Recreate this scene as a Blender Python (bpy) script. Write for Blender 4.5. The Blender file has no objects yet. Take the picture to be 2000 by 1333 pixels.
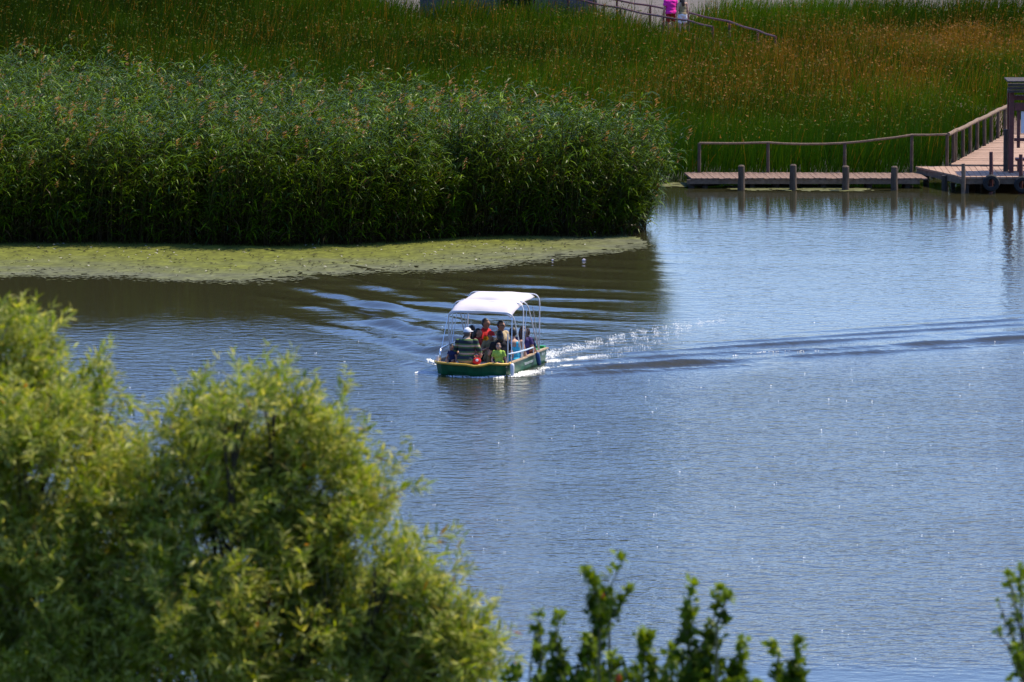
import bpy, bmesh, math, random
import numpy as np
from mathutils import Vector, Matrix

SC = bpy.context.scene
R = math.radians
rng = np.random.default_rng(7)
random.seed(7)

# ------------------------------------------------------------------ camera
CAM_H = 17.5
F_PX = 12600.0                     # focal length in pixels of a 2000 px wide frame
PITCH = math.atan((666.5 + 840.0) / F_PX)
cd = bpy.data.cameras.new('camera')
cam = bpy.data.objects.new('camera', cd)
SC.collection.objects.link(cam)
cam.location = (0, 0, CAM_H)
cam.rotation_euler = (math.pi / 2 - PITCH, 0, 0)
cd.sensor_width = 36.0
cd.lens = F_PX * 36.0 / 2000.0
cd.clip_start = 0.5
cd.clip_end = 6000
cd.dof.use_dof = True
cd.dof.focus_distance = 141.0
cd.dof.aperture_fstop = 6.8
SC.camera = cam

# ------------------------------------------------------------------ light
SUN_AZ = 62.0                      # degrees from +Y towards +X
SUN_EL = 58.0
w = bpy.data.worlds.new('World')
SC.world = w
w.use_nodes = True
nt = w.node_tree
nt.nodes.clear()
sky = nt.nodes.new('ShaderNodeTexSky')
sky.sky_type = 'NISHITA'
sky.sun_disc = False
sky.sun_elevation = R(SUN_EL)
sky.sun_rotation = R(SUN_AZ)
sky.air_density = 1.0
sky.dust_density = 0.6
sky.ozone_density = 2.5
bg = nt.nodes.new('ShaderNodeBackground')
bg.inputs['Strength'].default_value = 0.15
wo = nt.nodes.new('ShaderNodeOutputWorld')
hs = nt.nodes.new('ShaderNodeHueSaturation')
hs.inputs['Saturation'].default_value = 1.2
nt.links.new(sky.outputs[0], hs.inputs['Color'])
tn = nt.nodes.new('ShaderNodeMix'); tn.data_type = 'RGBA'; tn.blend_type = 'MULTIPLY'
tn.inputs['Factor'].default_value = 1.0
nt.links.new(hs.outputs[0], tn.inputs['A'])
tn.inputs['B'].default_value = (1.00, 1.0, 1.23, 1)
nt.links.new(tn.outputs['Result'], bg.inputs[0])
nt.links.new(bg.outputs[0], wo.inputs[0])
sd = bpy.data.lights.new('sun', 'SUN')
sun = bpy.data.objects.new('sun', sd)
SC.collection.objects.link(sun)
sd.energy = 4.4
sd.angle = R(0.5)
sd.color = (1.0, 0.90, 0.70)
_sv = Vector((math.sin(R(SUN_AZ)) * math.cos(R(SUN_EL)), math.cos(R(SUN_AZ)) * math.cos(R(SUN_EL)), math.sin(R(SUN_EL))))
sun.rotation_euler = _sv.to_track_quat('Z', 'Y').to_euler()
sun.location = (40, 60, 60)
SC.view_settings.view_transform = 'Standard'
SC.view_settings.look = 'None'
SC.view_settings.exposure = 0.4
SC.view_settings.gamma = 1.0
SC.view_settings.use_curve_mapping = False
SC.cycles.use_denoising = True
SC.cycles.max_bounces = 8
SC.cycles.transparent_max_bounces = 8
SC.cycles.sample_clamp_indirect = 6.0
SC.cycles.caustics_reflective = False
SC.cycles.caustics_refractive = False

# ------------------------------------------------------------------ helpers: surveying the place from the photograph
def G(px, py, z=0.0):
    """point of the horizontal plane z seen at pixel px,py (photo 2000x1333)"""
    dn = math.atan((py - 666.5) / F_PX) + PITCH
    y = (CAM_H - z) / math.tan(dn)
    depth = y * math.cos(PITCH) + (CAM_H - z) * math.sin(PITCH)
    return Vector(((px - 1000.0) / F_PX * depth, y, z))

def P(px, py, dist):
    """point seen at pixel px,py at ground distance dist"""
    dn = math.atan((py - 666.5) / F_PX) + PITCH
    z = CAM_H - dist * math.tan(dn)
    depth = dist * math.cos(PITCH) + (CAM_H - z) * math.sin(PITCH)
    return Vector(((px - 1000.0) / F_PX * depth, dist, z))

# ------------------------------------------------------------------ helpers: objects
def link(o):
    SC.collection.objects.link(o)
    return o

def tag(o, label=None, cat=None, group=None, kind=None):
    if label: o['label'] = label
    if cat: o['category'] = cat
    if group: o['group'] = group
    if kind: o['kind'] = kind
    return o

def empty(name, loc, rz=0.0, label=None, cat=None, group=None):
    o = bpy.data.objects.new(name, None)
    o.empty_display_size = 0.2
    o.location = loc
    o.rotation_euler = (0, 0, rz)
    link(o)
    return tag(o, label, cat, group)

def mesh_np(name, verts, quads=None, tris=None, smooth=False):
    me = bpy.data.meshes.new(name)
    verts = np.asarray(verts, dtype=np.float32).reshape(-1, 3)
    me.vertices.add(len(verts))
    me.vertices.foreach_set('co', verts.ravel())
    loops = []
    starts = []
    tot = 0
    for arr, k in ((quads, 4), (tris, 3)):
        if arr is None or len(arr) == 0:
            continue
        arr = np.asarray(arr, dtype=np.int32).reshape(-1, k)
        loops.append(arr.ravel())
        starts.append(tot + np.arange(len(arr), dtype=np.int32) * k)
        tot += arr.size
    loops = np.concatenate(loops)
    starts = np.concatenate(starts)
    me.loops.add(len(loops))
    me.loops.foreach_set('vertex_index', loops)
    me.polygons.add(len(starts))
    me.polygons.foreach_set('loop_start', starts)
    if smooth:
        me.polygons.foreach_set('use_smooth', np.ones(len(starts), dtype=bool))
    me.update(calc_edges=True)
    return me

def set_tint(me, cols):
    a = me.color_attributes.new('tint', 'FLOAT_COLOR', 'POINT')
    c = np.ones((len(me.vertices), 4), dtype=np.float32)
    c[:, :3] = cols
    a.data.foreach_set('color', c.ravel())

def obj(name, me, mat=None, parent=None, loc=None):
    o = bpy.data.objects.new(name, me)
    if mat is not None and len(me.materials) == 0:
        me.materials.append(mat)
    link(o)
    if parent is not None:
        o.parent = parent
    if loc is not None:
        o.location = loc
    return o

class MB:
    """collects boxes, tubes and faces into one mesh"""
    def __init__(s):
        s.v = []; s.f = []
    def add(s, vs, fs):
        n = len(s.v)
        s.v += [tuple(p) for p in vs]
        s.f += [tuple(i + n for i in q) for q in fs]
        return s
    def box(s, c, size, rz=0.0, M=None, jit=0.0):
        hx, hy, hz = size[0] / 2, size[1] / 2, size[2] / 2
        vs = []
        for x, y, z in ((-1, -1, -1), (1, -1, -1), (1, 1, -1), (-1, 1, -1), (-1, -1, 1), (1, -1, 1), (1, 1, 1), (-1, 1, 1)):
            p = Vector((x * hx + random.uniform(-jit, jit), y * hy + random.uniform(-jit, jit), z * hz + random.uniform(-jit, jit)))
            if M is not None: p = M @ p
            p = Matrix.Rotation(rz, 3, 'Z') @ p
            vs.append(p + Vector(c))
        return s.add(vs, [(0, 3, 2, 1), (4, 5, 6, 7), (0, 1, 5, 4), (1, 2, 6, 5), (2, 3, 7, 6), (3, 0, 4, 7)])
    def tube(s, pts, rad, n=8, cap=True, closed=False):
        pts = [Vector(p) for p in pts]
        if not hasattr(rad, '__len__'): rad = [rad] * len(pts)
        rings = []
        up = None
        m = len(pts)
        for i, p in enumerate(pts):
            if closed:
                t = (pts[(i + 1) % m] - pts[i - 1])
            else:
                t = (pts[min(i + 1, m - 1)] - pts[max(i - 1, 0)])
            t.normalize()
            if up is None:
                up = Vector((0, 0, 1)) if abs(t.z) < 0.9 else Vector((1, 0, 0))
            a = t.cross(up)
            if a.length < 1e-4:
                a = t.cross(Vector((0.3, 1, 0.2)))
            a.normalize()
            b = a.cross(t).normalized()
            up = b
            rings.append([p + (a * math.cos(k * 2 * math.pi / n) + b * math.sin(k * 2 * math.pi / n)) * rad[i] for k in range(n)])
        vs = [q for r in rings for q in r]
        fs = []
        for i in range(m if closed else m - 1):
            j = (i + 1) % m
            for k in range(n):
                fs.append((i * n + k, i * n + (k + 1) % n, j * n + (k + 1) % n, j * n + k))
        if cap and not closed:
            fs.append(tuple(range(n - 1, -1, -1)))
            fs.append(tuple((m - 1) * n + k for k in range(n)))
        return s.add(vs, fs)
    def ellipsoid(s, c, r, nu=12, nv=8, M=None, keep=None):
        c = Vector(c); vs = []; fs = []
        for j in range(nv + 1):
            th = math.pi * j / nv
            for i in range(nu):
                ph = 2 * math.pi * i / nu
                p = Vector((math.sin(th) * math.cos(ph), math.sin(th) * math.sin(ph), math.cos(th)))
                vs.append(p)
        for j in range(nv):
            for i in range(nu):
                q = (j * nu + i, (j + 1) * nu + i, (j + 1) * nu + (i + 1) % nu, j * nu + (i + 1) % nu)
                if keep is not None and not all(keep(vs[k]) for k in q):
                    continue
                fs.append(q)
        out = []
        for p in vs:
            q = Vector((p.x * r[0], p.y * r[1], p.z * r[2]))
            if M is not None: q = M @ q
            out.append(q + c)
        return s.add(out, fs)
    def mesh(s, name, smooth=False, weld=False):
        me = bpy.data.meshes.new(name)
        me.from_pydata(s.v, [], s.f)
        if weld:
            bm = bmesh.new(); bm.from_mesh(me)
            bmesh.ops.remove_doubles(bm, verts=bm.verts, dist=1e-5)
            bmesh.ops.delete(bm, geom=[v for v in bm.verts if not v.link_faces], context='VERTS')
            bm.to_mesh(me); bm.free()
        if smooth:
            me.polygons.foreach_set('use_smooth', np.ones(len(me.polygons), dtype=bool))
        me.update()
        return me
    def build(s, name, mat, parent=None, smooth=False, weld=False, loc=None):
        return obj(name, s.mesh(name, smooth, weld), mat, parent, loc)

class NoiseF:
    """smooth pseudo noise in the plane, about -1..1"""
    def __init__(s, seed, scale, n=14):
        r = np.random.default_rng(seed)
        a = r.uniform(0, 2 * np.pi, n)
        k = r.uniform(0.5, 1.9, n) / scale * 2 * np.pi
        s.kx = np.cos(a) * k; s.ky = np.sin(a) * k
        s.p = r.uniform(0, 2 * np.pi, n); s.n = n
    def __call__(s, x, y):
        x = np.asarray(x, dtype=float); y = np.asarray(y, dtype=float)
        out = np.zeros(np.broadcast(x, y).shape)
        for i in range(s.n):
            out = out + np.sin(s.kx[i] * x + s.ky[i] * y + s.p[i])
        return out / math.sqrt(s.n) / 1.1

def in_poly(x, y, poly):
    x = np.asarray(x); y = np.asarray(y)
    inside = np.zeros(x.shape, dtype=bool)
    n = len(poly)
    for i in range(n):
        x0, y0 = poly[i]; x1, y1 = poly[(i + 1) % n]
        c = ((y0 > y) != (y1 > y))
        with np.errstate(divide='ignore', invalid='ignore'):
            xi = (x1 - x0) * (y - y0) / (y1 - y0 + 1e-12) + x0
        inside ^= c & (x < xi)
    return inside

def dist_poly(x, y, pts, closed=False):
    x = np.asarray(x, dtype=float); y = np.asarray(y, dtype=float)
    d = np.full(x.shape, 1e9)
    n = len(pts)
    for i in range(n if closed else n - 1):
        x0, y0 = pts[i][:2]; x1, y1 = pts[(i + 1) % n][:2]
        dx, dy = x1 - x0, y1 - y0
        t = np.clip(((x - x0) * dx + (y - y0) * dy) / (dx * dx + dy * dy + 1e-9), 0, 1)
        d = np.minimum(d, np.hypot(x - x0 - t * dx, y - y0 - t * dy))
    return d

# ------------------------------------------------------------------ helpers: materials
def new_mat(name):
    m = bpy.data.materials.new(name)
    m.use_nodes = True
    nt = m.node_tree
    b = nt.nodes['Principled BSDF']
    return m, nt, b

def simple(name, col, rough=0.6, metal=0.0, var=0.12, scale=6.0, bump=0.0, spec=0.5, stretch=None):
    """principled material with noise variation of its own colour"""
    m, nt, b = new_mat(name)
    tc = nt.nodes.new('ShaderNodeTexCoord')
    mp = nt.nodes.new('ShaderNodeMapping')
    if stretch: mp.inputs['Scale'].default_value = stretch
    nz = nt.nodes.new('ShaderNodeTexNoise')
    nz.inputs['Scale'].default_value = scale
    nz.inputs['Detail'].default_value = 5
    nt.links.new(tc.outputs['Object'], mp.inputs[0])
    nt.links.new(mp.outputs[0], nz.inputs['Vector'])
    cr = nt.nodes.new('ShaderNodeValToRGB')
    cr.color_ramp.elements[0].position = 0.3
    cr.color_ramp.elements[1].position = 0.7
    cr.color_ramp.elements[0].color = (*[c * (1 - var) for c in col], 1)
    cr.color_ramp.elements[1].color = (*[min(1, c * (1 + var)) for c in col], 1)
    nt.links.new(nz.outputs['Fac'], cr.inputs[0])
    nt.links.new(cr.outputs[0], b.inputs['Base Color'])
    b.inputs['Roughness'].default_value = rough
    b.inputs['Metallic'].default_value = metal
    b.inputs['Specular IOR Level'].default_value = spec
    if bump:
        bp = nt.nodes.new('ShaderNodeBump')
        bp.inputs['Strength'].default_value = 1.0
        bp.inputs['Distance'].default_value = bump
        nt.links.new(nz.outputs['Fac'], bp.inputs['Height'])
        nt.links.new(bp.outputs[0], b.inputs['Normal'])
    return m

def leaf_mat(name, under=(0.2, 0.25, 0.14), under_mix=0.6, trans=0.3, rough=0.45, spec=0.5):
    """foliage: colour per leaf from the tint attribute, paler underside, some light through"""
    m, nt, b = new_mat(name)
    at = nt.nodes.new('ShaderNodeAttribute'); at.attribute_name = 'tint'
    ge = nt.nodes.new('ShaderNodeNewGeometry')
    mx = nt.nodes.new('ShaderNodeMix'); mx.data_type = 'RGBA'
    mul = nt.nodes.new('ShaderNodeMath'); mul.operation = 'MULTIPLY'; mul.inputs[1].default_value = under_mix
    nt.links.new(ge.outputs['Backfacing'], mul.inputs[0])
    nt.links.new(mul.outputs[0], mx.inputs['Factor'])
    nt.links.new(at.outputs['Color'], mx.inputs['A'])
    mx.inputs['B'].default_value = (*under, 1)
    nt.links.new(mx.outputs['Result'], b.inputs['Base Color'])
    b.inputs['Roughness'].default_value = rough
    b.inputs['Specular IOR Level'].default_value = spec
    tr = nt.nodes.new('ShaderNodeBsdfTranslucent')
    mt = nt.nodes.new('ShaderNodeMix'); mt.data_type = 'RGBA'; mt.blend_type = 'MULTIPLY'
    mt.inputs['Factor'].default_value = 1.0
    nt.links.new(at.outputs['Color'], mt.inputs['A'])
    mt.inputs['B'].default_value = (1.6, 1.5, 0.5, 1)
    nt.links.new(mt.outputs['Result'], tr.inputs['Color'])
    ms = nt.nodes.new('ShaderNodeMixShader'); ms.inputs[0].default_value = trans
    out = nt.nodes['Material Output']
    nt.links.new(b.outputs[0], ms.inputs[1]); nt.links.new(tr.outputs[0], ms.inputs[2])
    nt.links.new(ms.outputs[0], out.inputs['Surface'])
    return m

M = {}
M['wood'] = simple('weathered_wood', (0.21, 0.135, 0.085), 0.85, var=0.3, scale=9, bump=0.004, stretch=(1, 1, 1))
M['wood_dark'] = simple('wet_dark_wood', (0.06, 0.042, 0.03), 0.75, var=0.4, scale=8, bump=0.006)
M['wood_grey'] = simple('grey_pile_wood', (0.105, 0.07, 0.045), 0.9, var=0.4, scale=14, bump=0.01, stretch=(1, 1, 0.25))
M['wood_red'] = simple('red_brown_stained_wood', (0.13, 0.035, 0.03), 0.6, var=0.3, scale=10, bump=0.002)
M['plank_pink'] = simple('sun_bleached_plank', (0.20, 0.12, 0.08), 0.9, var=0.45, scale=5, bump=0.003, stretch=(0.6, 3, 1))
M['plank_tan'] = simple('sunlit_tan_plank', (0.38, 0.235, 0.155), 0.9, var=0.35, scale=5, bump=0.003, stretch=(0.6, 3, 1))  # sunlight on ramp and platform is put into this lighter tan
M['rubber'] = simple('tyre_rubber', (0.013, 0.012, 0.012), 0.8, var=0.3, scale=20)
M['mud'] = simple('pond_mud', (0.045, 0.05, 0.03), 0.95, var=0.4, scale=0.5)
M['white_board'] = simple('white_notice_paper', (0.75, 0.77, 0.82), 0.5, var=0.03, scale=3)

# ------------------------------------------------------------------ boat frame and wake heights
PSI = R(18.0)
cs, sn = math.cos(PSI), math.sin(PSI)
_c = G(995, 712, 0.28)
BOAT_O = Vector((_c.x - 0.85 * cs, _c.y + 0.85 * sn, 0.0))
def boat_w(x, y, z=0.0):
    return Vector((BOAT_O.x + x * cs + y * sn, BOAT_O.y - x * sn + y * cs, z))

WN = NoiseF(77, 3.2)
def wake_h(x, y):
    x = np.asarray(x, dtype=float); y = np.asarray(y, dtype=float)
    h = np.zeros(np.broadcast(x, y).shape)
    ox, oy = boat_w(0.5, 0.2).x, boat_w(0.5, 0.2).y
    def arm(ox, oy, th, crest, lam, amp, width, grow, decay, side, ph=0.0, sharp=0.35, off=0.0, wexp=0.02):
        dx, dy = x - ox, y - oy
        t, c = R(th), R(crest)
        al = dx * math.sin(t) + dy * math.cos(t)
        n = (dx * -math.cos(t) + dy * math.sin(t)) * side - off
        q = dx * -math.cos(c) + dy * math.sin(c)
        env = np.exp(-(n / (width + wexp * np.clip(al, 0, None))) ** 2) * np.clip(al / grow, 0, 1) * np.exp(-np.clip(al, 0, None) / decay)
        phs = 2 * np.pi * q / lam + ph
        return amp * env * (np.cos(phs) + sharp * np.cos(2 * phs))
    # right arm: short steep crests in echelon
    h = h + arm(ox + 0.5, oy - 0.3, 57, 67, 1.15, 0.060, 0.60, 2.0, 34, 1, 0.4)
    h = h + arm(ox + 0.8, oy + 0.4, 53, 64, 0.9, 0.028, 0.9, 3.0, 22, 1, 1.9, off=0.9)
    # left arm: a fan of longer crests towards the reeds
    lx, ly = boat_w(-0.7, 0.2).x, boat_w(-0.7, 0.2).y
    h = h + arm(lx, ly, -10, -31, 1.75, 0.095, 1.0, 1.2, 16, -1, 0.9, off=0.5, wexp=0.05)
    h = h + arm(lx + 1.2, ly + 2.0, -2, -42, 1.25, 0.02, 1.4, 3.0, 12, -1, 2.0, off=-0.4)
    # crests spreading behind the boat over the dark reflection
    h = h + arm(lx + 1.2, ly + 4.0, 8, -66, 2.1, 0.030, 2.2, 3.0, 18, -1, 0.0, off=-1.2)
    md = 1 + 0.55 * WN(x, y)
    return h * np.clip(md, 0.15, 1.7)


HULL = [(0.85, 0.05), (0.85, 2.78), (-0.85, 2.78), (-0.85, -0.02), (-0.66, -0.22), (-0.35, -0.38), (0.0, -0.42), (0.4, -0.32), (0.7, -0.14)]
def to_boat(x, y):
    dx, dy = np.asarray(x) - BOAT_O.x, np.asarray(y) - BOAT_O.y
    return dx * cs - dy * sn, dx * sn + dy * cs

def water_h(x, y):
    h = wake_h(x, y)
    bx, by = to_boat(x, y)
    hp = [(p[0] * 0.93, p[1] if p[1] > 1 else p[1] * 0.8 + 0.10) for p in HULL]
    d = dist_poly(bx, by, hp, True)
    ins = in_poly(bx, by, hp)
    near = np.exp(-(d / 0.22) ** 2) * np.clip(1.0 - by / 6, 0.3, 1)
    h = h * np.clip(d / 0.5, 0.15, 1) + 0.035 * near
    h = np.where(ins & (d > 0.06), -0.22, np.where(ins, -0.1, h))
    return h

# ------------------------------------------------------------------ setting: pond bed, hillside, marsh ground, water
me = mesh_np('pond_bed', [(-400, -120, -1.6), (400, -120, -1.6), (400, 260, -1.6), (-400, 260, -1.6)], quads=[(0, 1, 2, 3)])
tag(obj('pond_bed', me, M['mud']), 'muddy bed of the pond', kind='structure')

def water_material():
    m, nt, b = new_mat('pond_water')
    L = nt.links.new
    tc = nt.nodes.new('ShaderNodeTexCoord')
    sp = nt.nodes.new('ShaderNodeSeparateXYZ')
    L(tc.outputs['Object'], sp.inputs[0])
    def noise(scale, detail, stretch, rough=0.5):
        mp = nt.nodes.new('ShaderNodeMapping'); mp.inputs['Scale'].default_value = stretch
        L(tc.outputs['Object'], mp.inputs[0])
        n = nt.nodes.new('ShaderNodeTexNoise')
        n.inputs['Scale'].default_value = scale; n.inputs['Detail'].default_value = detail
        n.inputs['Roughness'].default_value = rough
        L(mp.outputs[0], n.inputs['Vector'])
        return n.outputs['Fac']
    def math_(op, a, b_=None, c=None, clamp=False):
        n = nt.nodes.new('ShaderNodeMath'); n.operation = op; n.use_clamp = clamp
        for i, v in enumerate((a, b_, c)):
            if v is None: continue
            if isinstance(v, (int, float)): n.inputs[i].default_value = v
            else: L(v, n.inputs[i])
        return n.outputs[0]
    def mr(v, a, b_, c, d):
        n = nt.nodes.new('ShaderNodeMapRange'); n.interpolation_type = 'SMOOTHSTEP'
        L(v, n.inputs['Value'])
        for k, q in zip(('From Min', 'From Max', 'To Min', 'To Max'), (a, b_, c, d)):
            n.inputs[k].default_value = q
        return n.outputs[0]
    # wind: strong ripples on the open water, weak in the lee of reeds and jetty and near the shore
    edge = noise(0.13, 3, (1, 1, 1))
    yy = math_('ADD', sp.outputs['Y'], math_('MULTIPLY', math_('SUBTRACT', edge, 0.5), 7.0))
    far = math_('MAXIMUM', mr(yy, 138.0, 153.0, 1.0, 0.10), mr(sp.outputs['X'], 2.5, 5.5, 0.0, 0.34))
    shore = mr(yy, 101.5, 104.0, 0.22, 1.0)
    wind = math_('MULTIPLY', math_('MULTIPLY', far, shore), mr(yy, 168.0, 178.0, 1.0, 0.3))
    patch = noise(0.35, 3, (0.5, 1, 1))
    wind = math_('MULTIPLY', wind, mr(patch, 0.3, 0.7, 0.85, 1.1))
    big = noise(2.5, 3, (1.1, 1.2, 1), 0.5)
    mid = noise(7.0, 3, (0.8, 1.5, 1), 0.6)
    fine = noise(26.0, 2, (1, 1.3, 1))
    lee = noise(2.6, 2, (0.22, 1.5, 1))
    hgt = math_('ADD', math_('MULTIPLY', big, 0.050), math_('MULTIPLY', mid, 0.010))
    hgt = math_('ADD', hgt, math_('MULTIPLY', fine, 0.0008))
    hgt = math_('MULTIPLY', hgt, wind)
    hgt = math_('ADD', hgt, math_('MULTIPLY', math_('MULTIPLY', lee, 0.0048), mr(yy, 158.0, 174.0, 1.0, 0.35)))
    bp = nt.nodes.new('ShaderNodeBump')
    bp.inputs['Strength'].default_value = 1.0
    bp.inputs['Distance'].default_value = 1.0
    L(hgt, bp.inputs['Height'])
    L(bp.outputs[0], b.inputs['Normal'])
    b.inputs['Base Color'].default_value = (0.036, 0.034, 0.015, 1)
    b.inputs['Roughness'].default_value = 0.06
    b.inputs['IOR'].default_value = 1.42
    b.inputs['Specular IOR Level'].default_value = 0.5
    return m
M['water'] = water_material()

def axis(lo, flo, fhi, hi, step, cs_):
    a = [flo]
    s = step
    p = flo
    left = []
    while p > lo:
        s = min(s * 1.25, cs_); p -= s; left.append(p)
    mid = list(np.arange(flo, fhi, step))
    right = []
    s = step; p = mid[-1]
    while p < hi:
        s = min(s * 1.25, cs_); p += s; right.append(p)
    return np.array(left[::-1] + mid + right)
ax = axis(-160, -8, 17, 160, 0.085, 12)
ay = axis(70, 136.5, 166, 250, 0.085, 6)
XX, YY = np.meshgrid(ax, ay)
ZZ = water_h(XX, YY)
nx, ny = len(ax), len(ay)
idx = np.arange(nx * ny).reshape(ny, nx)
quads = np.stack([idx[:-1, :-1], idx[:-1, 1:], idx[1:, 1:], idx[1:, :-1]], -1).reshape(-1, 4)
me = mesh_np('water', np.stack([XX, YY, ZZ], -1).reshape(-1, 3), quads=quads, smooth=True)
tag(obj('water', me, M['water']), 'blue rippled pond water', kind='structure')

# hillside on which the camera stands, going down to the near shore
hn = NoiseF(3, 14)
hx = np.linspace(-150, 150, 76); hy = np.linspace(-120, 96, 73)
HX, HY = np.meshgrid(hx, hy)
def hill_z(x, y):
    prof = np.interp(y, [-120, -10, 3, 12, 24, 40, 60, 80, 88, 97], [17, 16.2, 15.6, 13.0, 9.8, 6.3, 3.2, 0.6, -0.3, -1.7])
    return prof + 0.35 * hn(x, y) * np.clip((90 - y) / 30, 0, 1)
HZ = hill_z(HX, HY)
i2 = np.arange(HX.size).reshape(HX.shape)
quads = np.stack([i2[:-1, :-1], i2[:-1, 1:], i2[1:, 1:], i2[1:, :-1]], -1).reshape(-1, 4)
M['hill'] = simple('grassy_hillside', (0.07, 0.09, 0.03), 0.95, var=0.45, scale=0.8, bump=0.05)
tag(obj('hillside', mesh_np('hillside', np.stack([HX, HY, HZ], -1).reshape(-1, 3), quads=quads, smooth=True), M['hill']), 'grassy slope going down to the near shore', kind='structure')

# reed bed outline (world metres)
REED = [(-21, 167.6), (-13.3, 167.7), (-9.3, 167.6), (-6.6, 166.9), (-4.0, 167.3), (-2.7, 168.0), (-1.3, 169.2), (0.0, 169.5), (1.6, 169.3), (3.0, 169.5),
        (3.55, 171.0), (3.9, 174.5), (0, 180.6), (-4.4, 185.0), (-9, 189.2), (-15.6, 196.0), (-21, 201)]
BANK = [(-160, 169.5), (-21, 168.6), (-13.3, 168.6), (-9.3, 168.5), (-6.6, 167.9), (-4.0, 168.3), (-1.3, 170.2), (2.2, 170.6), (2.8, 174.5), (2.6, 180),
        (3.4, 184.6), (5.0, 185.2), (9, 185.3), (11.2, 185.3), (12.4, 185.8), (18, 185.9), (26, 183), (60, 180), (160, 178)]
# marsh ground: one sheet behind the bank line, reaching the horizon
def marsh_sheet():
    mb = MB()
    front = BANK
    rows = [0.0, 0.6, 1.5, 4, 9, 18, 30, 45, 62, 80, 110, 200, 500, 1200, 3000]
    un = NoiseF(21, 22)
    vs = []
    for j, r in enumerate(rows):
        for (x, y) in front:
            yy = y + r if r < 80 else 184 + r
            xx = x * (1 if r < 80 else 1 + (r - 80) / 150.0)
            z = -0.35 if j == 0 else (0.04 if j == 1 else 0.12 + 0.05 * float(un(xx, yy)))
            vs.append((xx, yy, z))
    n = len(front)
    fs = [(j * n + i, j * n + i + 1, (j + 1) * n + i + 1, (j + 1) * n + i) for j in range(len(rows) - 1) for i in range(n - 1)]
    mb.add(vs, fs)
    return mb
M['marsh'] = simple('marsh_soil', (0.018, 0.022, 0.007), 0.95, var=0.4, scale=0.6)
tag(marsh_sheet().build('marsh_ground', M['marsh'], smooth=True), 'dark soil of the marsh', kind='structure')
# pale gravel ground beyond the marsh
mb = MB()
gf = [(-60, 262), (-7, 262), (-5.2, 246), (-3.6, 243.6), (3.2, 242.5), (3.6, 239.0), (6.5, 238.5), (9, 243), (14, 245), (17, 243.5), (21, 242), (60, 240)]
gb = [(x * 3, 900) for x, y in gf]
mb.add([(x, y, 0.235) for x, y in gf] + [(x, y, 0.24) for x, y in gb], [(i, i + 1, len(gf) + i + 1, len(gf) + i) for i in range(len(gf) - 1)])
M['gravel'] = simple('pale_gravel', (0.12, 0.095, 0.075), 0.95, var=0.3, scale=3.0, bump=0.02)
tag(mb.build('gravel_ground', M['gravel']), 'pale gravel beyond the marsh', kind='structure')

# ------------------------------------------------------------------ reeds
def ribbons(base, dirv, nrm, L, W, droop, segs, wprof):
    """curved ribbon leaves: base (n,3), start direction, side vector from nrm; returns verts (n, 2*segs+1, 3)"""
    n = len(base)
    side = np.cross(dirv, nrm)
    side /= np.linalg.norm(side, axis=1, keepdims=True) + 1e-9
    p = base.copy(); d = dirv.copy()
    out = np.zeros((n, 2 * segs + 1, 3))
    for s in range(segs + 1):
        if s < segs:
            wv = side * (W * wprof[s] * 0.5)[:, None] if hasattr(W, '__len__') else side * W * wprof[s] * 0.5
            out[:, 2 * s] = p - wv
            out[:, 2 * s + 1] = p + wv
            p = p + d * (L / segs)[:, None]
            d = d + np.stack([np.zeros(n), np.zeros(n), -droop], 1)
            d /= np.linalg.norm(d, axis=1, keepdims=True)
        else:
            out[:, 2 * s] = p
    return out

def ribbon_faces(n, segs, offset=0):
    k = 2 * segs + 1
    b = (np.arange(n) * k + offset)[:, None]
    q = []
    for s in range(segs - 1):
        q.append(b + np.array([[2 * s, 2 * s + 1, 2 * s + 3, 2 * s + 2]]))
    t = b + np.array([[2 * segs - 2, 2 * segs - 1, 2 * segs]])
    q = np.concatenate(q, 0) if q else np.zeros((0, 4), int)
    return q, t

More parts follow.
